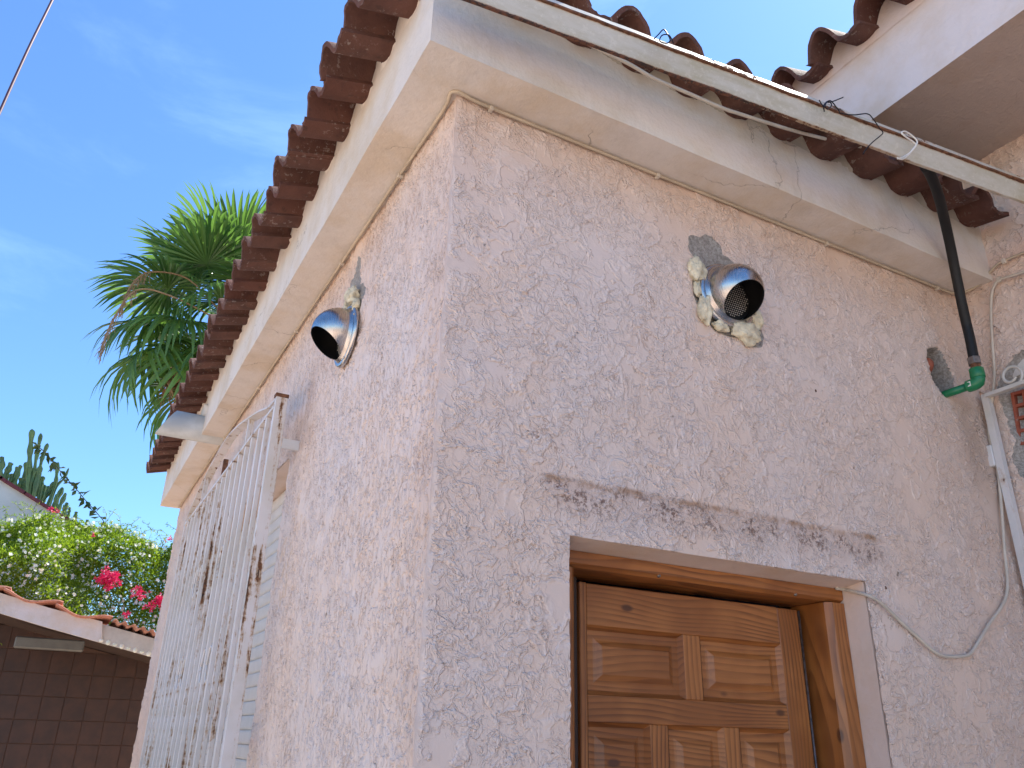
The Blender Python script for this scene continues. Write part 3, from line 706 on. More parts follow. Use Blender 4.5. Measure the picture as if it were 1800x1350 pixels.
cordp = [(1.1022, -0.395, 3.0333), (1.1232, -0.395, 3.0363), (1.1556, -0.395, 3.0649), (1.1821, -0.395, 3.0953), (1.2065, -0.395, 3.1251), (1.2053, -0.395, 3.1384), (1.184, -0.395, 3.147), (1.1606, -0.395, 3.1467), (1.1458, -0.395, 3.1343), (1.1648, -0.395, 3.1269), (1.1917, -0.395, 3.1228), (1.1988, -0.395, 3.114), (1.1656, -0.395, 3.0768), (1.1304, -0.395, 3.0469), (1.1037, -0.395, 3.0302)]
tag(tubeo('cord', cordp, .0022, MT['rope'], None, 6, 5), 'white cord looped round the gutter beside the top of the black hose', 'cord')

# loose cream cable strung under the gutter
c1 = [(0.0947, -0.19, 3.1624), (0.1419, -0.19, 3.1771), (0.1887, -0.19, 3.1837), (0.2769, -0.19, 3.1834), (0.3897, -0.19, 3.1803), (0.4705, -0.19, 3.1705), (0.5759, -0.19, 3.1747), (0.698, -0.19, 3.1788), (0.7602, -0.19, 3.1873), (0.8678, -0.19, 3.2034), (0.981, -0.19, 3.2226), (1.1233, -0.19, 3.2527), (1.2864, -0.19, 3.2919), (1.3791, -0.19, 3.3132), (1.4802, -0.19, 3.3327)]
tag(tubeo('hanging_cable', c1, .0048, MT['cable2']), 'slack cream cable strung under the gutter in front of the eave tiles', 'cable')

# ------------------------------------------------------------------ cable clipped below the soffit
cbl = empty('wall_cable', (0, 0, ZT-.008), 'beige cable clipped along the top of both pink walls under the soffit', 'cable')
zc = ZT-.008
pts = [(-.010, y, zc+.002*nz((y, 0, 0), 2)) for y in [LEN-.05-.3*k for k in range(15)]]+[(-.010, .06, zc), (-.014, -.010, zc+.004), (.05, -.011, zc)]
pts += [(x, -.010, zc+.002*nz((x, 3, 0), 3)) for x in [.15+.2*k for k in range(9)]]
pts += [(1.86, -.012, zc), (1.905, -.022, zc+.002)]
pts += [(1.918, -0.0657, 3.0494), (1.918, -0.1046, 3.0585), (1.918, -0.1338, 3.0811), (1.918, -0.1605, 3.0935), (1.918, -0.1841, 3.0939), (1.918, -0.248, 3.0894), (1.918, -0.3022, 3.0849)]
rel(tubeo('cable_run', pts, .0045, MT['cable'], None, 8, 4), cbl)
for u, v_, ax in ((0, .35, 'l'), (0, .88, 'l'), (0, 1.45, 'l'), (0, 2.1, 'l'), (0, 2.9, 'l'), (.09, 0, 'f'), (.61, 0, 'f'), (1.27, 0, 'f'), (1.80, 0, 'f')):
    if ax == 'l': rel(boxo('clip', (-.017, v_-.005, zc-.009), (-.002, v_+.005, zc+.003), MT['cable2'], None, .001), cbl)
    else: rel(boxo('clip', (u-.005, -.017, zc-.009), (u+.005, -.002, zc+.003), MT['cable2'], None, .001), cbl)
# second cable on the wing wall, dropping to the door
c2 = [(1.914, -0.2888, 3.0185), (1.914, -0.2347, 3.0219), (1.914, -0.1891, 3.0287), (1.914, -0.1553, 3.0332), (1.914, -0.135, 3.0218), (1.914, -0.1181, 2.991), (1.914, -0.0989, 2.9139), (1.914, -0.0826, 2.8157), (1.914, -0.0667, 2.7193), (1.914, -0.0369, 2.6298), (1.914, -0.0074, 2.5411), (1.9087, -0.012, 2.4617), (1.9057, -0.012, 2.3954), (1.8794, -0.012, 2.2729), (1.8489, -0.012, 2.1486), (1.8309, -0.012, 2.0611), (1.8042, -0.012, 2.0095), (1.7611, -0.012, 1.9704), (1.7028, -0.012, 1.9295), (1.6405, -0.012, 1.8791), (1.595, -0.012, 1.8448), (1.5621, -0.012, 1.8325), (1.4849, -0.012, 1.8261), (1.4391, -0.012, 1.8345), (1.3942, -0.012, 1.8598), (1.346, -0.012, 1.8874), (1.3045, -0.012, 1.9138), (1.2574, -0.012, 1.9424), (1.2179, -0.012, 1.9558), (1.2184, 0.035, 1.9736), (1.218, 0.066, 1.9836), (1.1925, 0.066, 1.984)]
tag(tubeo('drooping_cable', c2, .0046, MT['cable2'], None, 8, 5), 'grey-beige cable dropping down the wing corner and looping over to the door head', 'cable')
for p in [(1.916, -0.1525, 3.0353), (1.916, -0.1829, 3.0917)]:
    rel(boxo('clip', (p[0]-.006, p[1]-.007, p[2]-.009), (p[0]+.006, p[1]+.007, p[2]+.009), MT['cable2'], None, .002), cbl)

# ------------------------------------------------------------------ black hose, fitting, green pipe
h1 = (1.7485, -0.105, 2.8138); h0 = (1.7524, -0.105, 2.7209)
hp = [(1.7524, -0.105, 2.7209), (1.7565, -0.105, 2.7856), (1.7561, -0.105, 2.8464), (1.7301, -0.12, 2.9146), (1.6994, -0.14, 3.0001), (1.651, -0.17, 3.0744), (1.5812, -0.21, 3.1228), (1.4902, -0.26, 3.1428), (1.4066, -0.3, 3.153), (1.3502, -0.32, 3.158)]
tag(tubeo('black_hose', hp, .0150, MT['hose'], None, 14, 5), 'black hose hanging from the gutter down to the green pipe elbow', 'hose')
pe = empty('pipe_elbow', h0, 'green plastic pipe and elbow coming out of the broken hole in the front wall', 'pipe')
ex, ey, ez = h0
up = (Vector(hp[2])-Vector(hp[0])).normalized()
def hexnut(bm, c, r, h): bmesh.ops.create_cone(bm, segments=6, radius1=r, radius2=r, depth=h, cap_ends=True, matrix=Matrix.Translation(c)); bmesh.ops.bevel(bm, geom=bm.edges[:], offset=.0012, segments=1, affect='EDGES')
bm = bmesh.new(); hexnut(bm, (ex, ey, ez-.006), .0205, .024); rel(fin('hex_nut', bm, MT['brassy']), pe)
bm = bmesh.new(); bmesh.ops.create_cone(bm, segments=20, radius1=.0145, radius2=.0145, depth=.02, cap_ends=True, matrix=Matrix.Translation((ex, ey, ez-.027))); rel(fin('threaded_nipple', bm, MT['rust']), pe)
bm = bmesh.new(); bmesh.ops.create_cone(bm, segments=24, radius1=.0215, radius2=.0215, depth=.032, cap_ends=True, matrix=Matrix.Translation((ex, ey, ez-.048)))
bmesh.ops.bevel(bm, geom=bm.edges[:], offset=.0015, segments=1, affect='EDGES')
zc2 = ez-.075
el = [(ex, ey, ez-.062), (ex, ey, zc2+.006)] + [(ex-.002*k, ey+.020*(1-math.cos(a)), zc2+.006-.012*math.sin(a)) for k, a in enumerate((.5, 1.0, 1.4))] + [(ex-.006, ey+.034, zc2-.006)]
tube(bm, el, .0190, 20); rel(fin('elbow', bm, MT['green'], None, True), pe)
bm = bmesh.new(); tube(bm, [(ex-.006, ey+.03, zc2-.006), (ex-.016, ey+.15, zc2-.008)], .0125, 18); rel(fin('pipe_stub', bm, MT['green'], None, True), pe)
rel(boxo('white_label', (ex-.0228, ey+.014, zc2-.014), (ex-.0188, ey+.024, zc2+.001), MT['rope']), pe)
bm = bmesh.new(); bmesh.ops.create_icosphere(bm, subdivisions=3, radius=1, matrix=Matrix.Translation((1.703, .030, 2.738)) @ Matrix.Diagonal((.022, .03, .03, 1)))
for v in bm.verts: v.co += v.co.normalized()*.012*nz(v.co, 30)
o = fin('broken_brick', bm, MT['brick'], house)

# ------------------------------------------------------------------ vent hoods
def vent(name, loc, rz, label):
    t = empty(name, loc, label, 'vent', 'steel vent hoods on the pink walls'); t.rotation_euler = (0, 0, rz)
    rs = .0785; neck = .030; r_f = .099
    # flange: stepped ring
    bm = bmesh.new(); prof = [(rs-.002, -.001), (r_f, -.001), (r_f+.001, -.004), (r_f-.002, -.011), (r_f-.008, -.0135), (rs+.008, -.0125), (rs+.004, -.016), (rs, -.022)]
    n = 56; pv = None; first = None
    for i in range(n):
        a = 2*math.pi*i/n; ring = [bm.verts.new((r*math.cos(a), y, r*math.sin(a))) for r, y in prof]
        if pv:
            for k in range(len(prof)-1): bm.faces.new((pv[k], pv[k+1], ring[k+1], ring[k]))
        else: first = ring
        pv = ring
    for k in range(len(prof)-1): bm.faces.new((pv[k], pv[k+1], first[k+1], first[k]))
    fin('flange', bm, MT['steel'], t, True)
    # dome: neck + hemisphere, cut by a slanted plane
    def shell(r, nm, mat, cut=0.):
        bm = bmesh.new(); N = 72; Mv = 30; rr = []
        for j in range(Mv+1):
            if j < 5: y = -neck*j/5-.0005; q = r
            else:
                th = (j-5)/(Mv-5)*math.pi/2; y = -neck-r*1.02*math.sin(th); q = r*math.cos(th)
            rr.append((max(q, .0006), y))
        V = [[bm.verts.new((q*math.cos(2*math.pi*i/N), y, q*math.sin(2*math.pi*i/N))) for i in range(N)] for q, y in rr]
        for j in range(Mv):
            for i in range(N): bm.faces.new((V[j][i], V[j+1][i], V[j+1][(i+1) % N], V[j][(i+1) % N]))
        bm.faces.new(V[-1][::-1])
        # plane through front point (y=-neck-r*.97, z=-.012) and bottom (y=-.010, z=-r)
        p1 = Vector((0, -neck-rs*.99, -.004)); p2 = Vector((0, -.016, -rs*1.0)); d_ = (p2-p1).normalized(); nrm = Vector((1, 0, 0)).cross(d_)
        if nrm.z > 0: nrm = -nrm
        bmesh.ops.bisect_plane(bm, geom=bm.verts[:]+bm.edges[:]+bm.faces[:], plane_co=p1+nrm*cut, plane_no=nrm, clear_outer=True)
        return bm
    bm = shell(rs, 'hood', MT['steel']); ho = fin('hood', bm, MT['steel'], t, True)
    bm = shell(rs-.0018, 'inner_shade', MT['black'], -.0006); fin('hood_inner_shade', bm, MT['black'], t, True)  # black inner shell: the shadow inside the hood as colour
    # rim between the two
    # insect screen
    bm = bmesh.new(); r = .066
    bmesh.ops.create_circle(bm, cap_ends=True, segments=40, radius=rs-.003, matrix=Matrix.Translation((0, -.006, 0)) @ Matrix.Rotation(R(90), 4, 'X'))
    fin('duct_mouth', bm, MT['black'], t)  # black disc painted for the dark of the duct
    bm = bmesh.new()
    for i in range(-9, 10):
        for j in range(-9, 10):
            if math.hypot(i, j)*.0068 > r-.004: continue
            c = Vector((i*.0068+(.0034 if j % 2 else 0), -.012, j*.0068)); bmesh.ops.create_cube(bm, size=.0021, matrix=Matrix.Translation(c))
    s = fin('screen_studs', bm, MT['shutter'], t); s['kind'] = 'stuff'
    bm = bmesh.new(); tube(bm, [(math.cos(a)*(rs-.008), -.010, math.sin(a)*(rs-.008)) for a in [2*math.pi*k/40 for k in range(41)]], .0025, 6); fin('screen_ring', bm, MT['black'], t, True)
    for a in (R(165), R(20), R(-70)):
        bm = bmesh.new(); bmesh.ops.create_uvsphere(bm, u_segments=8, v_segments=6, radius=.0035, matrix=Matrix.Translation(((r_f-.006)*math.cos(a), -.0135, (r_f-.006)*math.sin(a)))); fin('screw', bm, MT['steel'], t, True)
    return t
v1 = vent('vent_hood', (.832, -.003, 2.722), 0, 'steel domed vent hood with foam blobs round it on the front wall above the door')
v2 = vent('vent_hood', (-.003, .725, 2.70), R(-90), 'steel domed vent hood on the side wall near the grille')
def foam(c, s, parent, seed, rz=0):
    bm = bmesh.new(); bmesh.ops.create_icosphere(bm, subdivisions=4, radius=1)
    for v in bm.verts:
        d = v.co.normalized(); k = 1+.38*noise.noise(d*1.6+Vector((seed, 0, 0)))+.16*noise.noise(d*4.5+Vector((seed, 5, 0)))+.10*noise.noise(d*9+Vector((seed, 9, 0)))+.05*noise.noise(d*22+Vector((seed, 2, 0)))
        v.co = Vector((d.x*s[0], d.y*s[1], d.z*s[2]))*k
    o = fin('foam_blob', bm, MT['foam'], parent, True); o.location = c; return o
for c, s, sd_ in (((-.105, -.006, .052), (.030, .020, .040), 1), ((-.088, -.006, -.066), (.022, .020, .045), 2), ((-.035, -.004, -.101), (.032, .014, .016), 3), ((.050, -.008, -.098), (.052, .022, .036), 4), ((.098, -.006, -.045), (.020, .018, .034), 5), ((-.107, -.004, -.005), (.012, .010, .03), 6)):
    foam(c, (s[0]*.9, s[1]*.85, s[2]*.92), v1, sd_)
for c, s, sd_ in (((.028, -.008, .118), (.034, .02, .034), 11), ((-.03, -.005, .108), (.02, .012, .015), 12), ((.068, -.004, .075), (.018, .014, .02), 13)): foam(c, s, v2, sd_)

# ------------------------------------------------------------------ scupper pipe through the side fascia
sc = empty('drain_spout', (-.2, 2.98, 3.10), 'grey-white half pipe spout cut slantwise, sticking out through the side eave', 'drain spout')
bm = bmesh.new(); N = 28; r = .072; cz, cy = 3.098, 2.98; prev = None; first = None
for i in range(N):
    a = 2*math.pi*i/N; zz = math.sin(a); tip = -.262 - .085*(1-zz)/2
    ro = []
    for rr, xx in ((r, -.01), (r, tip), (r-.004, tip+.001), (r-.004, -.01)): ro.append(bm.verts.new((xx, cy+rr*math.cos(a), cz+rr*zz)))
    if prev:
        for k in range(3): bm.faces.new((prev[k], prev[k+1], ro[k+1], ro[k]))
    else: first = ro
    prev = ro
for k in range(3): bm.faces.new((prev[k], prev[k+1], first[k+1], first[k]))
rel(fin('pipe', bm, MT['pipe_w'], None, True), sc)
bm = bmesh.new(); bmesh.ops.create_icosphere(bm, subdivisions=3, radius=1, matrix=Matrix.Translation((-.125, 2.93, 3.185)) @ Matrix.Diagonal((.02, .06, .03, 1)))
for v in bm.verts: v.co += Vector((nz(v.co, 25), nz(v.co, 21), nz(v.co, 23)))*.012
rel(fin('mortar_collar', bm, MT['eave'], None, True), sc)

# ------------------------------------------------------------------ iron gate frame in the inner corner
gt = empty('iron_gate_frame', (1.915, -.03, 0), 'white painted iron post with scrolled top rail in the corner of the wing', 'gate frame')
bm = bmesh.new(); bar(bm, (1.905, -0.0307, 2.662), (1.905, -0.0281, 1.9365), .022, .022, (0, 1, 0)); rel(fin('post', bm, MT['white_iron']), gt)
bm = bmesh.new(); bar(bm, (1.897, -0.0362, 2.6543), (1.897, -0.2632, 2.6544), .020, .012); rel(fin('top_rail', bm, MT['white_iron']), gt)
cc_ = Vector((1.895, -0.1268, 2.6896)); pts = []
for k in range(26):
    a = R(-80) - k/25*R(430); rr = .040*(1-.62*k/25); pts.append((cc_.x, cc_.y+rr*math.cos(a), cc_.z+rr*math.sin(a)))
e1 = Vector((1.895, -0.2174, 2.6719))
pts = [tuple(e1), tuple((e1+Vector(pts[0]))/2+Vector((0, 0, -.004)))]+pts
rel(tubeo('scroll', pts, .0048, MT['white_iron'], None, 8, 2), gt)
# hinge lug
p = Vector((1.905, -0.0053, 2.4629)); bm = bmesh.new(); box(bm, p-Vector((.014, .012, .04)), p+Vector((.012, .012, .03)), .003); rel(fin('hinge_lug', bm, MT['white_iron']), gt)

# hollow brick in the broken-out patch (piece of the house)
def hollow_brick(p, rot):
    bm = bmesh.new(); W_, H_, D_ = .115, .175, .09; cols, rows = 3, 4; t = .0095
    ys = [i*(W_-t)/cols for i in range(cols+1)]; zs = [j*(H_-t)/rows for j in range(rows+1)]
    for a in ys: box(bm, (0, a, 0), (D_, a+t, H_))
    for b in zs: box(bm, (.0007, .0005, b), (D_-.001, W_-.0005, b+t))
    box(bm, (D_-.01, .001, .001), (D_-.002, W_-.001, H_-.001))
    o = fin('brick', bm, MT['brick'], house); o.matrix_basis = Matrix.Translation(p) @ Matrix.Rotation(rot, 4, 'X'); return o
hb = (1.935, -0.0742, 2.6272)
hollow_brick((1.938, hb[1]-.118, hb[2]-.155), R(4))
bm = bmesh.new(); box(bm, (1.945, -.75, 2.705), (1.975, -.105, 2.80)); fin('window_frame_end', bm, MT['shutter'], house)

# ------------------------------------------------------------------ lean-to behind
LY = 5.6; BY = 7.25
lt = empty('lean_to', (-1.2, BY, 0), 'open lean-to with clay tile roof, white fascia and brown tiled back wall', 'lean-to')
fb = [(-1.3405, 5.6, 2.4303), (-0.9613, 5.6, 2.3528), (-0.6328, 5.6, 2.2766), (-0.2615, 5.6, 2.1975)]
ft = [(-1.3742, 5.6, 2.5599), (-0.9895, 5.6, 2.4695), (-0.6595, 5.6, 2.395), (-0.2884, 5.6, 2.3275)]
bm = bmesh.new(); a = [bm.verts.new(p) for p in fb]; b = [bm.verts.new((p[0], p[1], p[2]+.022)) for p in ft]
a2 = [bm.verts.new((p[0], LY+.03, p[2])) for p in fb]; b2 = [bm.verts.new((p[0], LY+.03, p[2]+.022)) for p in ft]
for k in range(3):
    bm.faces.new((a[k], a[k+1], b[k+1], b[k])); bm.faces.new((a[k], a2[k], a2[k+1], a[k+1])); bm.faces.new((b[k], b[k+1], b2[k+1], b2[k])); bm.faces.new((a2[k], b2[k], b2[k+1], a2[k+1]))
bm.faces.new((a[3], a2[3], b2[3], b[3])); bm.faces.new((a[0], b[0], b2[0], a2[0])); rel(fin('fascia_board', bm, MT['white_board']), lt)
sb = [(-0.2587, 5.66, 2.2026), (0.121, 5.66, 2.1229), (0.4136, 5.66, 2.0623)]
st = [(-0.2871, 5.66, 2.3401), (0.0946, 5.66, 2.2628), (0.3886, 5.66, 2.2063)]
bm = bmesh.new(); a = [bm.verts.new(p) for p in sb]; b = [bm.verts.new(p) for p in st]; a2 = [bm.verts.new((p[0], LY+.09, p[2])) for p in sb]; b2 = [bm.verts.new((p[0], LY+.09, p[2])) for p in st]
for k in range(2):
    bm.faces.new((a[k], a[k+1], b[k+1], b[k])); bm.faces.new((a[k], a2[k], a2[k+1], a[k+1])); bm.faces.new((b[k], b[k+1], b2[k+1], b2[k])); bm.faces.new((a2[k], b2[k], b2[k+1], a2[k+1]))
bm.faces.new((a[0], b[0], b2[0], a2[0])); bm.faces.new((a[2], a2[2], b2[2], b[2])); rel(fin('fascia_board', bm, MT['pipe_w']), lt)  # set-back board coloured greyer, its shadow painted in
# roof plane and tiles following the rake
r0, r1 = Vector(ft[0]), Vector((0.3803, 5.6, 2.2011)); rd = (r1-r0).normalized(); rn_ = Vector((-rd.z, 0, rd.x))
bm = bmesh.new(); q = [r0+rn_*-.012+Vector((0, .10, 0)), r1+rn_*-.012+Vector((0, .10, 0))]; vs = [bm.verts.new(p) for p in (q[0]+Vector((0, .0, 0)), q[1], q[1]+Vector((0, 1.8, 0)), q[0]+Vector((0, 1.8, 0)))]
bm.faces.new(vs); r = bmesh.ops.extrude_face_region(bm, geom=bm.faces[:]); bmesh.ops.translate(bm, vec=rn_*-.03, verts=[g for g in r['geom'] if isinstance(g, bmesh.types.BMVert)])
rel(fin('roof_deck', bm, MT['dark_wood']), lt)
def wave_piece(nm, s0, s1, amp, nw, y0, y1, th, mat, lift, phase=0., tilt=0.):
    bm = bmesh.new(); n = int(10*nw)+2; pv = None
    for i in range(n+1):
        s = s0+(s1-s0)*i/n; z = lift + amp*math.sin(2*math.pi*nw*i/n+phase)+tilt*(i/n-.5)
        b_ = r0+rd*s+rn_*z; vs = [bm.verts.new(b_+rn_*k+Vector((0, y, 0))) for k, y in ((0, y0), (th, y0), (th, y1), (0, y1))]
        if pv:
            for k in range(4): bm.faces.new((pv[k], pv[(k+1) % 4], vs[(k+1) % 4], vs[k]))
        else: bm.faces.new(vs[::-1])
        pv = vs
    bm.faces.new(pv); return rel(fin(nm, bm, mat, None, True), lt)
sA = (Vector(ft[3])-r0).length
for k in range(4):
    s1_ = sA+.05-.36*k; wave_piece('roof_tile', s1_-.40, s1_, .024, 1.0, -.07+.008*k, .42, .012, MT['clay_pale'], 0.016+.006*(k % 2), 1.9, .02)
    wave_piece('roof_tile', s1_-.40, s1_, .024, 1.0, .35, 1.75, .012, MT['clay_pale'], .040+.006*(k % 2), 1.9, .02)
sB = (r1-r0).length
wave_piece('corrugated_sheet', sA+.06, sB, .011, (sB-sA-.06)/.068, -.09, 1.75, .006, MT['clay_pale'], .03)
bm = bmesh.new()
for k in range(11):
    c = Vector(sb[0]).lerp(Vector(sb[2]), .0+k*.073)+Vector((-.01, -.075, .010)); bmesh.ops.create_icosphere(bm, subdivisions=2, radius=1, matrix=Matrix.Translation(c) @ Matrix.Diagonal((.017, .01, .013+.007*(k % 2), 1)))
rel(fin('sun_spots', bm, MT['petal'], None, True), lt)  # white lumps shaped as sun spots under the corrugated edge
# back wall with tiles, side wall
bm = bmesh.new(); zr = lambda x: r0.z+(x-r0.x)*rd.z/rd.x-.05
vv = [(-5, 0), (1.9, 0), (1.9, zr(1.9)), (-5, zr(-5))]; f0 = [bm.verts.new((x, BY, z)) for x, z in vv]; f1 = [bm.verts.new((x, BY+.2, z)) for x, z in vv]
bm.faces.new(f0); bm.faces.new(f1[::-1])
for k in range(4): bm.faces.new((f0[k], f0[(k+1) % 4], f1[(k+1) % 4], f1[k]))
rel(fin('back_wall', bm, MT['grout']), lt); rel(boxo('side_wall', (1.9, LY+.2, 0), (2.05, BY+.2, 1.75), MT['gable']), lt)
rel(boxo('side_wall', (-5.2, LY+.2, 0), (-5.0, BY+.2, 3.2), MT['gable']), lt)
bm = bmesh.new(); box(bm, (-.0875, -.003, -.0935), (.087, .0, .093), .002); bmesh.ops.recalc_face_normals(bm, faces=bm.faces); tme = bpy.data.meshes.new('wall_tile'); bm.to_mesh(tme); bm.free(); tme.materials.append(MT['glaze'])
for i in range(18):
    for j in range(14):
        if .62+.191*j+.1 > zr(-1.9+.1785*(i+.5))+.10: continue
        o = bpy.data.objects.new('wall_tile', tme); COL.objects.link(o); o.parent = lt
        o.location = Vector((-1.9+.1785*i, BY-.001, .62+.191*j)) - lt.location
lp = [(-0.8574, 6.6, 2.2918), (-0.3441, 6.6, 2.1691)]
rel(boxo('strip_light', (lp[0][0], 6.55, lp[1][2]+.03), (lp[1][0], 6.64, lp[1][2]+.12), MT['lamp'], None, .01), lt)
0 and rel(boxo('roof_beam', (-3, LY+.35, 2.40), (1.85, LY+.43, 2.50), MT['dark_wood']), lt)

# ------------------------------------------------------------------ white gable wall, cactus, tendril
gl = [(-1.8894, 9.6, 4.4729), (-1.536, 9.6, 4.2917), (-1.4644, 9.6, 4.2539), (-1.2507, 9.6, 4.1518), (-1.0584, 9.6, 4.0574), (-0.8642, 9.6, 3.9621), (-0.6947, 9.6, 3.8871), (-0.5493, 9.6, 3.8265), (-0.3283, 9.6, 3.7318)]
gw = empty('gable_house', (gl[3][0], 9.7, 0), 'pale grey-white gable wall with dark red tiled edge behind the flowers', 'house')
bm = bmesh.new(); top = [bm.verts.new(p) for p in gl]; low = [bm.verts.new((p[0], 9.6, 0)) for p in gl]; tb = [bm.verts.new((p[0], 9.9, p[2])) for p in gl]; lb = [bm.verts.new((p[0], 9.9, 0)) for p in gl]
for k in range(len(gl)-1): bm.faces.new((low[k], low[k+1], top[k+1], top[k])); bm.faces.new((top[k], top[k+1], tb[k+1], tb[k])); bm.faces.new((tb[k], tb[k+1], lb[k+1], lb[k]))
bm.faces.new((low[0], top[0], tb[0], lb[0])); bm.faces.new((low[-1], lb[-1], tb[-1], top[-1])); rel(fin('wall', bm, MT['gable']), gw)
for k in range(len(gl)-1):
    a, b = Vector(gl[k]), Vector(gl[k+1]); nseg = max(1, round((b-a).length/.32))
    for s in range(nseg):
        p, q = a.lerp(b, s/nseg), a.lerp(b, (s+1.06)/nseg)
        bm = bmesh.new(); bar(bm, p+Vector((0, .12, .012+.006*(s % 2))), q+Vector((0, .12, .012+.006*(s % 2))), .34, .035); rel(fin('ridge_tile', bm, MT['trim']), gw)
cz_ = [((318,80),(300,250),(290,420),34),((405,120),(375,280),(345,450),24),((472,220),(430,330),(400,440),24),((575,405),(560,520),(540,640),24),((680,465),(630,570),(560,650),17),
 ((15,350),(20,440),(0,560),32),((110,410),(80,480),(40,600),36),((205,435),(180,520),(150,650),24),((170,450),(150,520),(130,620),22),((260,405),(250,520),(230,680),32),
 ((400,440),(370,560),(330,740),32),((425,545),(415,600),(400,680),26),((440,630),(430,700),(400,800),30),((530,600),(500,680),(430,780),32),((620,655),(580,740),(520,880),33),
 ((650,710),(610,800),(560,900),28),((665,805),(640,870),(620,950),30),((755,895),(745,940),(730,1000),24),((865,975),(850,1010),(830,1060),18),((340,590),(320,650),(300,760),32),
 ((300,450),(290,540),(270,700),30),((60,470),(70,540),(60,640),28),((120,520),(110,580),(90,660),30),((210,560),(200,620),(190,700),30),((480,640),(450,720),(420,800),26),((360,480),(330,560),(300,680),24),((560,720),(550,800),(540,900),26),((690,850),(680,900),(660,960),20),((240,600),(240,680),(235,740),30)]
CST = [[(-1.4235, 10.6, 5.2645), (-1.3902, 10.6, 5.0279), (-1.3483, 10.6, 4.7964)], [(-1.3183, 10.72, 5.2654), (-1.3024, 10.72, 5.0371), (-1.2837, 10.72, 4.7988)], [(-1.2148, 10.84, 5.1763), (-1.2294, 10.84, 5.0135), (-1.2298, 10.84, 4.8553)], [(-1.0393, 10.96, 4.9729), (-1.0215, 10.96, 4.8089), (-1.0082, 10.96, 4.6388)], [(-0.8972, 11.08, 4.9429), (-0.9255, 11.08, 4.7841), (-0.9852, 11.08, 4.6582)], [(-1.6766, 10.6, 4.8346), (-1.6424, 10.6, 4.7167), (-1.6264, 10.6, 4.5556)], [(-1.5623, 10.72, 4.8056), (-1.5735, 10.72, 4.7062), (-1.5799, 10.72, 4.5398)], [(-1.4561, 10.84, 4.8225), (-1.4575, 10.84, 4.7025), (-1.4503, 10.84, 4.5226)], [(-1.4999, 10.96, 4.8264), (-1.5003, 10.96, 4.727), (-1.4911, 10.96, 4.5879)], [(-1.4186, 11.08, 4.9387), (-1.3931, 11.08, 4.7772), (-1.3652, 11.08, 4.5539)], [(-1.2173, 10.6, 4.7916), (-1.2147, 10.6, 4.6249), (-1.2052, 10.6, 4.3796)], [(-1.1623, 10.72, 4.686), (-1.157, 10.72, 4.61), (-1.1498, 10.72, 4.4999)], [(-1.1242, 10.84, 4.6038), (-1.1144, 10.84, 4.5071), (-1.1185, 10.84, 4.3674)], [(-1.0324, 10.96, 4.692), (-1.0433, 10.96, 4.5761), (-1.0948, 10.96, 4.4269)], [(-0.9113, 11.08, 4.663), (-0.9334, 11.08, 4.5372), (-0.9622, 11.08, 4.3339)], [(-0.8479, 10.6, 4.4772), (-0.8679, 10.6, 4.35), (-0.8963, 10.6, 4.2094)], [(-0.8047, 10.72, 4.3806), (-0.815, 10.72, 4.2891), (-0.8149, 10.72, 4.1793)], [(-0.6731, 10.84, 4.3022), (-0.6719, 10.84, 4.2396), (-0.6723, 10.84, 4.1563)], [(-0.517, 10.96, 4.2385), (-0.5251, 10.96, 4.1881), (-0.5349, 10.96, 4.1167)], [(-1.2654, 11.08, 4.6983), (-1.2698, 11.08, 4.6119), (-1.2585, 11.08, 4.458)], [(-1.3277, 10.6, 4.7582), (-1.3112, 10.6, 4.6363), (-1.2847, 10.6, 4.4214)], [(-1.599, 10.72, 4.7156), (-1.5656, 10.72, 4.6246), (-1.5451, 10.72, 4.4908)], [(-1.5254, 10.84, 4.6909), (-1.5175, 10.84, 4.6086), (-1.5146, 10.84, 4.4983)], [(-1.4187, 10.96, 4.6843), (-1.4111, 10.96, 4.601), (-1.3972, 10.96, 4.4913)], [(-1.084, 11.08, 4.6565), (-1.0947, 11.08, 4.5403), (-1.1053, 11.08, 4.4252)], [(-1.2506, 10.6, 4.7299), (-1.26, 10.6, 4.6173), (-1.2571, 10.6, 4.4531)], [(-0.9528, 10.72, 4.4758), (-0.9406, 10.72, 4.3668), (-0.9225, 10.72, 4.232)], [(-0.7638, 10.84, 4.3516), (-0.7609, 10.84, 4.2823), (-0.767, 10.84, 4.1982)], [(-1.3715, 10.96, 4.6357), (-1.3462, 10.96, 4.5274), (-1.3331, 10.96, 4.4457)]]
cb = Vector((CST[13][2][0], 10.9, 0))
ca = empty('cactus', tuple(cb), 'tall branching candelabra cactus rising behind the white gable wall', 'cactus')
for (t3, meta) in zip(CST, cz_):
    w_ = meta[3]/5.625*.0062
    tip, mid, base = [Vector(p) for p in t3]
    low_ = base.lerp(cb+Vector((0, 0, max(1.5, base.z-1.2))), .35)
    path = smoothpath([low_, base, mid, tip], 7); bm = bmesh.new(); pv = None; n = len(path)
    for i, p in enumerate(path):
        t = (path[min(i+1, n-1)]-path[max(i-1, 0)]).normalized(); u = t.orthogonal().normalized(); s = t.cross(u)
        f = i/(n-1); rr = w_*(.82+.18*math.sin(f*19+base.x*7)) * (1 if f < .88 else max(.12, math.sqrt(max(0, 1-((f-.88)/.12)**2))))
        ring = [bm.verts.new(p+(u*math.cos(a)+s*math.sin(a))*rr*(1.12 if k % 2 else .66)) for k, a in enumerate([2*math.pi*k/10 for k in range(10)])]
        if pv:
            for k in range(10): bm.faces.new((pv[k], pv[(k+1) % 10], ring[(k+1) % 10], ring[k]))
        pv = ring
    bm.faces.new(pv); rel(fin('stem', bm, MT['cactus']), ca)
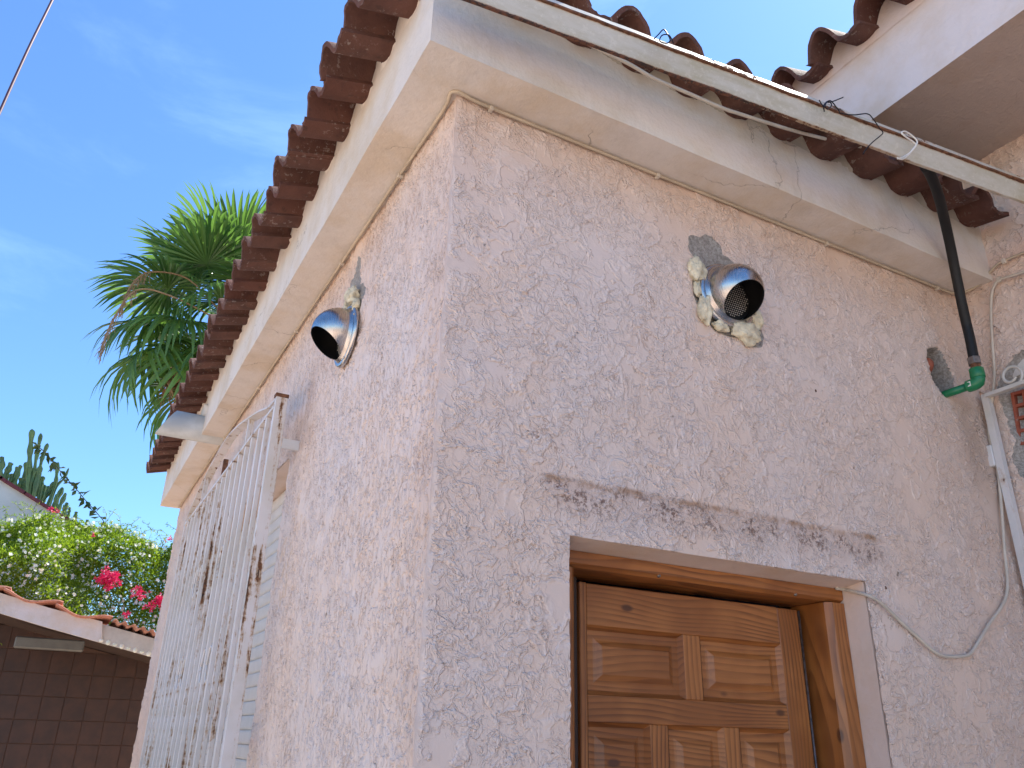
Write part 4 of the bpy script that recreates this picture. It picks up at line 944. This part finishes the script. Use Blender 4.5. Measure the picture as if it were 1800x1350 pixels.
rel(tubeo('trunk', [tuple(cb), (cb.x+.05, 10.9, 1.2), (cb.x, 10.85, 2.4), (cb.x-.05, 10.9, 3.6)], .16, MT['cactus'], None, 10, 4), ca)
def leafquad(bm, p, d, nrm, L, W_, fold=.25):
    d = d.normalized(); s = d.cross(nrm).normalized(); n_ = s.cross(d)
    a = bm.verts.new(p); b = bm.verts.new(p+d*L*.45+s*W_/2+n_*W_*fold); c = bm.verts.new(p+d*L-n_*L*.1); e = bm.verts.new(p+d*L*.45-s*W_/2+n_*W_*fold)
    bm.faces.new((a, b, c)); bm.faces.new((a, c, e))
def rv(rg): return Vector((rg.gauss(0, 1), rg.gauss(0, 1), rg.gauss(0, 1))).normalized()
tl = [(-1.2661, 9.3, 4.677), (-1.1965, 9.3, 4.652), (-1.0924, 9.3, 4.5698), (-0.9826, 9.3, 4.4632), (-0.8597, 9.3, 4.3462), (-0.713, 9.3, 4.2203), (-0.5896, 9.3, 4.1029), (-0.4555, 9.3, 3.987), (-0.3318, 9.3, 3.8692), (-0.2452, 9.3, 3.7708)]
td = empty('tendril', tl[-1], 'single arching leafy tendril leaning against the sky beside the cactus', 'plant')
rel(tubeo('shoot', tl, .005, MT['stem'], None, 5, 3), td)
bm = bmesh.new(); rg = random.Random(5); tp = smoothpath(tl, 5)
for i, p in enumerate(tp[2:-3]):
    for _ in range(1 + (i % 2)): leafquad(bm, p, Vector((rg.uniform(-.7, .7), rg.uniform(-.5, .5), rg.uniform(-1, .4))), rv(rg), rg.uniform(.06, .13), rg.uniform(.035, .06))
o = rel(fin('leaves', bm, MT['leafdark'], None, False, False), td); o['kind'] = 'stuff'

# ------------------------------------------------------------------ flowering hedge over the lean-to
hg = empty('flowering_hedge', (-.6, 8.0, 2.0), 'mass of green climber dotted with white blossoms growing over the lean-to', 'climbing plant')
top_px = [(-2.534689655960163, 3.6121756367301123), (-1.7981563741850952, 3.5591425667345016), (-1.2794561102649338, 3.4056114737003087), (-1.0934830671009328, 3.459958091657384), (-0.9130930738154277, 3.5614153694474755), (-0.7032506785620841, 3.5555225314277887), (-0.48766807434535436, 3.543659613927765), (-0.27229148359344685, 3.555171821111392), (-0.0356460388064318, 3.4834413066210472), (0.1082811892029516, 3.3800777223189886), (0.24747636795265193, 3.336325206918751), (0.3669276147714521, 3.4741087367634482), (0.5131376656856053, 3.6501874406544497), (0.962807117739463, 3.908087723231369)]
def topz(x):
    for (x0, z0), (x1, z1) in zip(top_px, top_px[1:]):
        if x0 <= x <= x1: return z0+(z1-z0)*(x-x0)/(x1-x0)
    return top_px[0][1] if x < top_px[0][0] else top_px[-1][1]
rg = random.Random(11); bm = bmesh.new(); XA, XB = top_px[0][0], top_px[-1][0]
def depthf(x, z): return 7.55+.35*nz((x, 0, z), 1.6)+.22*nz((x, 7, z), 4.2)+max(0, (z-topz(x)+.35))*.9
verts = []; faces = []
def lq(p, d, nrm, L, W_, fold=.25):
    d = d.normalized(); s = d.cross(nrm).normalized(); n_ = s.cross(d); k = len(verts)
    verts.extend([p, p+d*L*.45+s*W_/2+n_*W_*fold, p+d*L-n_*L*.12, p+d*L*.45-s*W_/2+n_*W_*fold]); faces.extend([(k, k+1, k+2), (k, k+2, k+3)])
for _ in range(85000):
    x = rg.uniform(XA, XB); tz = topz(x); z = tz-abs(rg.gauss(0, .75))+rg.uniform(-.05, .06) if rg.random() < .5 else rg.uniform(1.9, tz)
    if z < 1.9: continue
    y = depthf(x, z)+abs(rg.gauss(0, .16))+(.0 if rg.random() < .9 else -.08)
    d = Vector((rg.gauss(0, .8), rg.gauss(-.4, .6), rg.gauss(.15, .8))); lq(Vector((x, y, z)), d, rv(rg), rg.uniform(.025, .062), rg.uniform(.009, .017))
stemv = bmesh.new()
for _ in range(150):        # loose sprays above the mass
    x = rg.uniform(XA, XB); z = topz(x)-.1; y = depthf(x, z)+.1; p = Vector((x, y, z)); d = Vector((rg.gauss(0, .5), rg.gauss(-.1, .3), 1)).normalized(); path = [p.copy()]
    for s in range(rg.randint(5, 11)):
        d = (d+Vector((rg.gauss(0, .25), rg.gauss(0, .2), rg.gauss(-.12, .15)))).normalized(); p = p+d*.035; path.append(p.copy())
        for _k in range(2): lq(p, d*.5+rv(rg), rv(rg), rg.uniform(.02, .05), rg.uniform(.007, .013))
    tube(stemv, path, .0018, 3)
me = bpy.data.meshes.new('leaves'); me.from_pydata(verts, [], faces); o = rel(link('leaves', me, MT['leaf']), hg); o['kind'] = 'stuff'
o = rel(fin('stems', stemv, MT['stem'], None, False, False), hg); o['kind'] = 'stuff'
verts = []; faces = []
def flower(p, f, r, five=5):
    f = f.normalized(); u = f.orthogonal().normalized(); s = f.cross(u)
    for k in range(five):
        a = 2*math.pi*k/five; d = u*math.cos(a)+s*math.sin(a); e = u*math.cos(a+1.57)+s*math.sin(a+1.57); n0 = len(verts)
        verts.extend([p, p+d*r*.6+e*r*.36+f*r*.25, p+d*r+f*r*.15, p+d*r*.6-e*r*.36+f*r*.25]); faces.append((n0, n0+1, n0+2, n0+3))
for _ in range(800):
    x = rg.uniform(XA, XB); tz = topz(x); z = tz+.03-rg.random()**1.5*(tz-2.0); y = depthf(x, z)-.03
    for _k in range(rg.choice((1, 1, 2, 3))): flower(Vector((x, y, z))+rv(rg)*.025, Vector((rg.gauss(0, .5), -1, rg.gauss(.2, .5))), rg.uniform(.011, .020))
me = bpy.data.meshes.new('white_blossoms'); me.from_pydata(verts, [], faces); o = rel(link('white_blossoms', me, MT['petal']), hg); o['kind'] = 'stuff'
bg_ = empty('bougainvillea', (.1, 7.4, 2.0), 'magenta bougainvillea clusters showing through the white flowered climber', 'flowering plant')
verts = []; faces = []
for (u, v_, y), n, sp_ in zip([(-0.2553, 7.3, 2.9635), (-0.2392, 7.3, 2.8848), (-0.1979, 7.3, 2.9267), (-0.293, 7.3, 2.9058), (0.053, 7.3, 2.8071), (0.0129, 7.3, 2.8301), (0.2214, 7.3, 2.7317), (0.2655, 7.3, 2.7737), (-0.0273, 7.3, 2.6242), (0.1415, 7.3, 2.6922), (-0.8725, 7.3, 3.5115), (-0.8104, 7.3, 3.493), (-0.4541, 7.3, 3.3215), (0.2171, 7.3, 3.3533), (0.3064, 7.3, 2.7504)], (60, 80, 60, 40, 25, 20, 45, 45, 14, 12, 5, 5, 3, 5, 60), (.07, .08, .07, .06, .07, .06, .07, .06, .03, .05, .03, .03, .02, .03, .08)):
    for _ in range(n):
        q = Vector((u, 7.3, y))+rv(rg)*sp_*1.25*rg.random()**.5; q.z = y+(q.z-y)*.7+.02*math.sin(q.x*60); q.y = 7.28+rg.uniform(-.05, .04); flower(q, Vector((rg.gauss(0, .7), -1, rg.gauss(.3, .6))), rg.uniform(.014, .024), 3)
me = bpy.data.meshes.new('bracts'); me.from_pydata(verts, [], faces); o = rel(link('bracts', me, MT['magenta']), bg_); o['kind'] = 'stuff'
rel(tubeo('stem', [(.1, 7.6, 0), (.12, 7.6, 1.2), (.05, 7.6, 2.2), (.1, 7.5, 2.6)], .02, MT['stem'], None, 6, 3), bg_)
rel(tubeo('stem', [(-.6, 8.0, 0), (-.62, 8.0, 1.0), (-.55, 7.95, 2.2)], .03, MT['stem'], None, 6, 3), hg)

# ------------------------------------------------------------------ palm
PC = Vector((0.7039, 10.8979, 7.752))
pm = empty('palm_tree', (PC.x, PC.y, 0), 'tall fan palm whose crown shows beside the tiled side eave', 'palm tree')
rel(tubeo('trunk', [(PC.x+.6, PC.y, 0), (PC.x+.45, PC.y, 2.6), (PC.x+.22, PC.y+.03, 5.2), (PC.x, PC.y, PC.z-.1)], .17, MT['bark'], None, 12, 8), pm)
def frond_mesh(seed, droop, blade=1.15, stalk=1.0):
    # stalk along +x from origin; blade fans from its end; up = +z
    rg = random.Random(seed); V = []; F_ = []
    def strip(path, ws, ns):
        n0 = len(V)
        for p, w_, n_ in zip(path, ws, ns): V.extend([p-n_*w_/2, p+Vector((0, 0, -w_*.25)), p+n_*w_/2])
        for i in range(len(path)-1):
            a = n0+3*i
            F_.append((a, a+1, a+4, a+3)); F_.append((a+1, a+2, a+5, a+4))
    sp_ = [Vector((stalk*t, 0, -.12*t*t*droop)) for t in (0, .25, .5, .75, 1)]
    strip(sp_, [.05, .04, .035, .03, .03], [Vector((0, 1, 0))]*5)
    hub = sp_[-1]; N = 46
    for k in range(N):
        a = R(-142)+R(284)*k/(N-1)+rg.uniform(-.02, .02); L = blade*(1-.28*abs(a/R(142))**2)*rg.uniform(.9, 1.06)
        d0 = Vector((math.cos(a), math.sin(a), 0)); path = []; ws = []; ns = []
        cup = .10; dr = droop*rg.uniform(.6, 1.3)
        M_ = 7
        for i in range(M_+1):
            t = i/M_; q = hub+d0*L*t*(1-.18*dr*t*t)+Vector((0, 0, cup*math.sin(math.pi*t*.6)-.62*dr*t**2.8*L)); q += Vector((0, 0, .014 if k % 2 else -.014))*min(1, t*3)
            path.append(q); full = L*t*R(284)/(N-1)*1.4
            ws.append(max(.003, full if t < .42 else full*max(0, 1-(t-.42)/.58)**.8*.9)); ns.append(Vector((-math.sin(a), math.cos(a), 0)))
        strip(path, ws, ns)
    me = bpy.data.meshes.new('frond'); me.from_pydata(V, [], F_); me.materials.append(MT['palm']); return me
FM = [frond_mesh(s, d) for s, d in ((1, .35), (2, .6), (3, .85), (4, .5), (5, .7))]
rg = random.Random(23); NF = 34
for k in range(NF):
    t = (k+.5)/NF; el = R(82-128*t**.85); az = k*2.39996+.5
    d = Vector((math.cos(el)*math.cos(az), math.cos(el)*math.sin(az), math.sin(el)))
    zax = Vector((0, 0, 1)) if el < R(70) else Vector((math.cos(az+2), math.sin(az+2), .2)); yax = zax.cross(d).normalized(); z2 = d.cross(yax)
    o = bpy.data.objects.new('frond', FM[(0 if el > R(45) else 3 if el > R(20) else 1 if el > R(0) else 2)]); COL.objects.link(o); o.parent = pm
    m = Matrix((d, yax, z2)).transposed().to_4x4(); m = m @ Matrix.Rotation(rg.uniform(-.5, .5), 4, 'X'); sc_ = rg.uniform(.9, 1.1)
    o.matrix_basis = Matrix.Translation(PC-Vector(pm.location)+Vector((0, 0, .15-.5*t))) @ m @ Matrix.Scale(sc_, 4)
dryme = FM[2].copy(); dryme.materials.clear(); dryme.materials.append(MT['dry'])
for k in range(5):
    el = R(-55-rg.uniform(0, 20)); az = k*1.25+2.8; d = Vector((math.cos(el)*math.cos(az), math.cos(el)*math.sin(az), math.sin(el))); yax = Vector((0, 0, 1)).cross(d).normalized()
    o = bpy.data.objects.new('dry_frond', dryme); COL.objects.link(o); o.parent = pm
    o.matrix_basis = Matrix.Translation(PC-Vector(pm.location)-Vector((0, 0, .3))) @ Matrix((d, yax, d.cross(yax))).transposed().to_4x4() @ Matrix.Scale(.75, 4)
for pts in [[(0.5445, 10.0, 7.3526), (0.0351, 10.0, 7.7331), (-0.4678, 10.0, 7.6918), (-0.6666, 10.0, 7.4217), (-0.7169, 10.0, 7.0377)], [(0.5084, 9.8, 7.1063), (-0.1487, 9.8, 7.2903), (-0.5926, 9.8, 7.25), (-0.7828, 9.8, 6.7459), (-0.8373, 9.8, 6.2566)]]:
    b = bmesh.new(); sp_ = smoothpath(pts, 5); tube(b, sp_, .012, 5)
    for p in sp_[10:]:
        for _ in range(9):
            q = p+Vector((rg.gauss(0, .03), rg.gauss(0, .03), rg.uniform(-.22, .02))); tube(b, [p, (p+q)/2+rv(rg)*.02, q], .004, 3)
    rel(fin('seed_stalk', b, MT['dry'], None, False, False), pm)

# overhead line, top left
cl_ = [(-1.76, 4.3542, 4.9614), (-1.76, 4.4746, 5.4917), (-1.76, 4.5461, 5.7792), (-1.76, 4.6353, 6.1638), (-1.76, 4.7664, 6.6656), (-1.76, 4.9851, 7.3604), (-1.76, 5.2196, 8.1782)]
tag(tubeo('overhead_line', cl_, .011, MT['line'], None, 8, 5), 'dark maroon overhead line crossing the sky at the top left', 'overhead line')

# house plaster patch materials keep the meshes crisp
for o in bpy.data.objects:
    if o.type == 'MESH' and o.name.startswith(('hood', 'flange', 'elbow')):
        if hasattr(o.data, 'set_sharp_from_angle'): o.data.set_sharp_from_angle(angle=R(50))
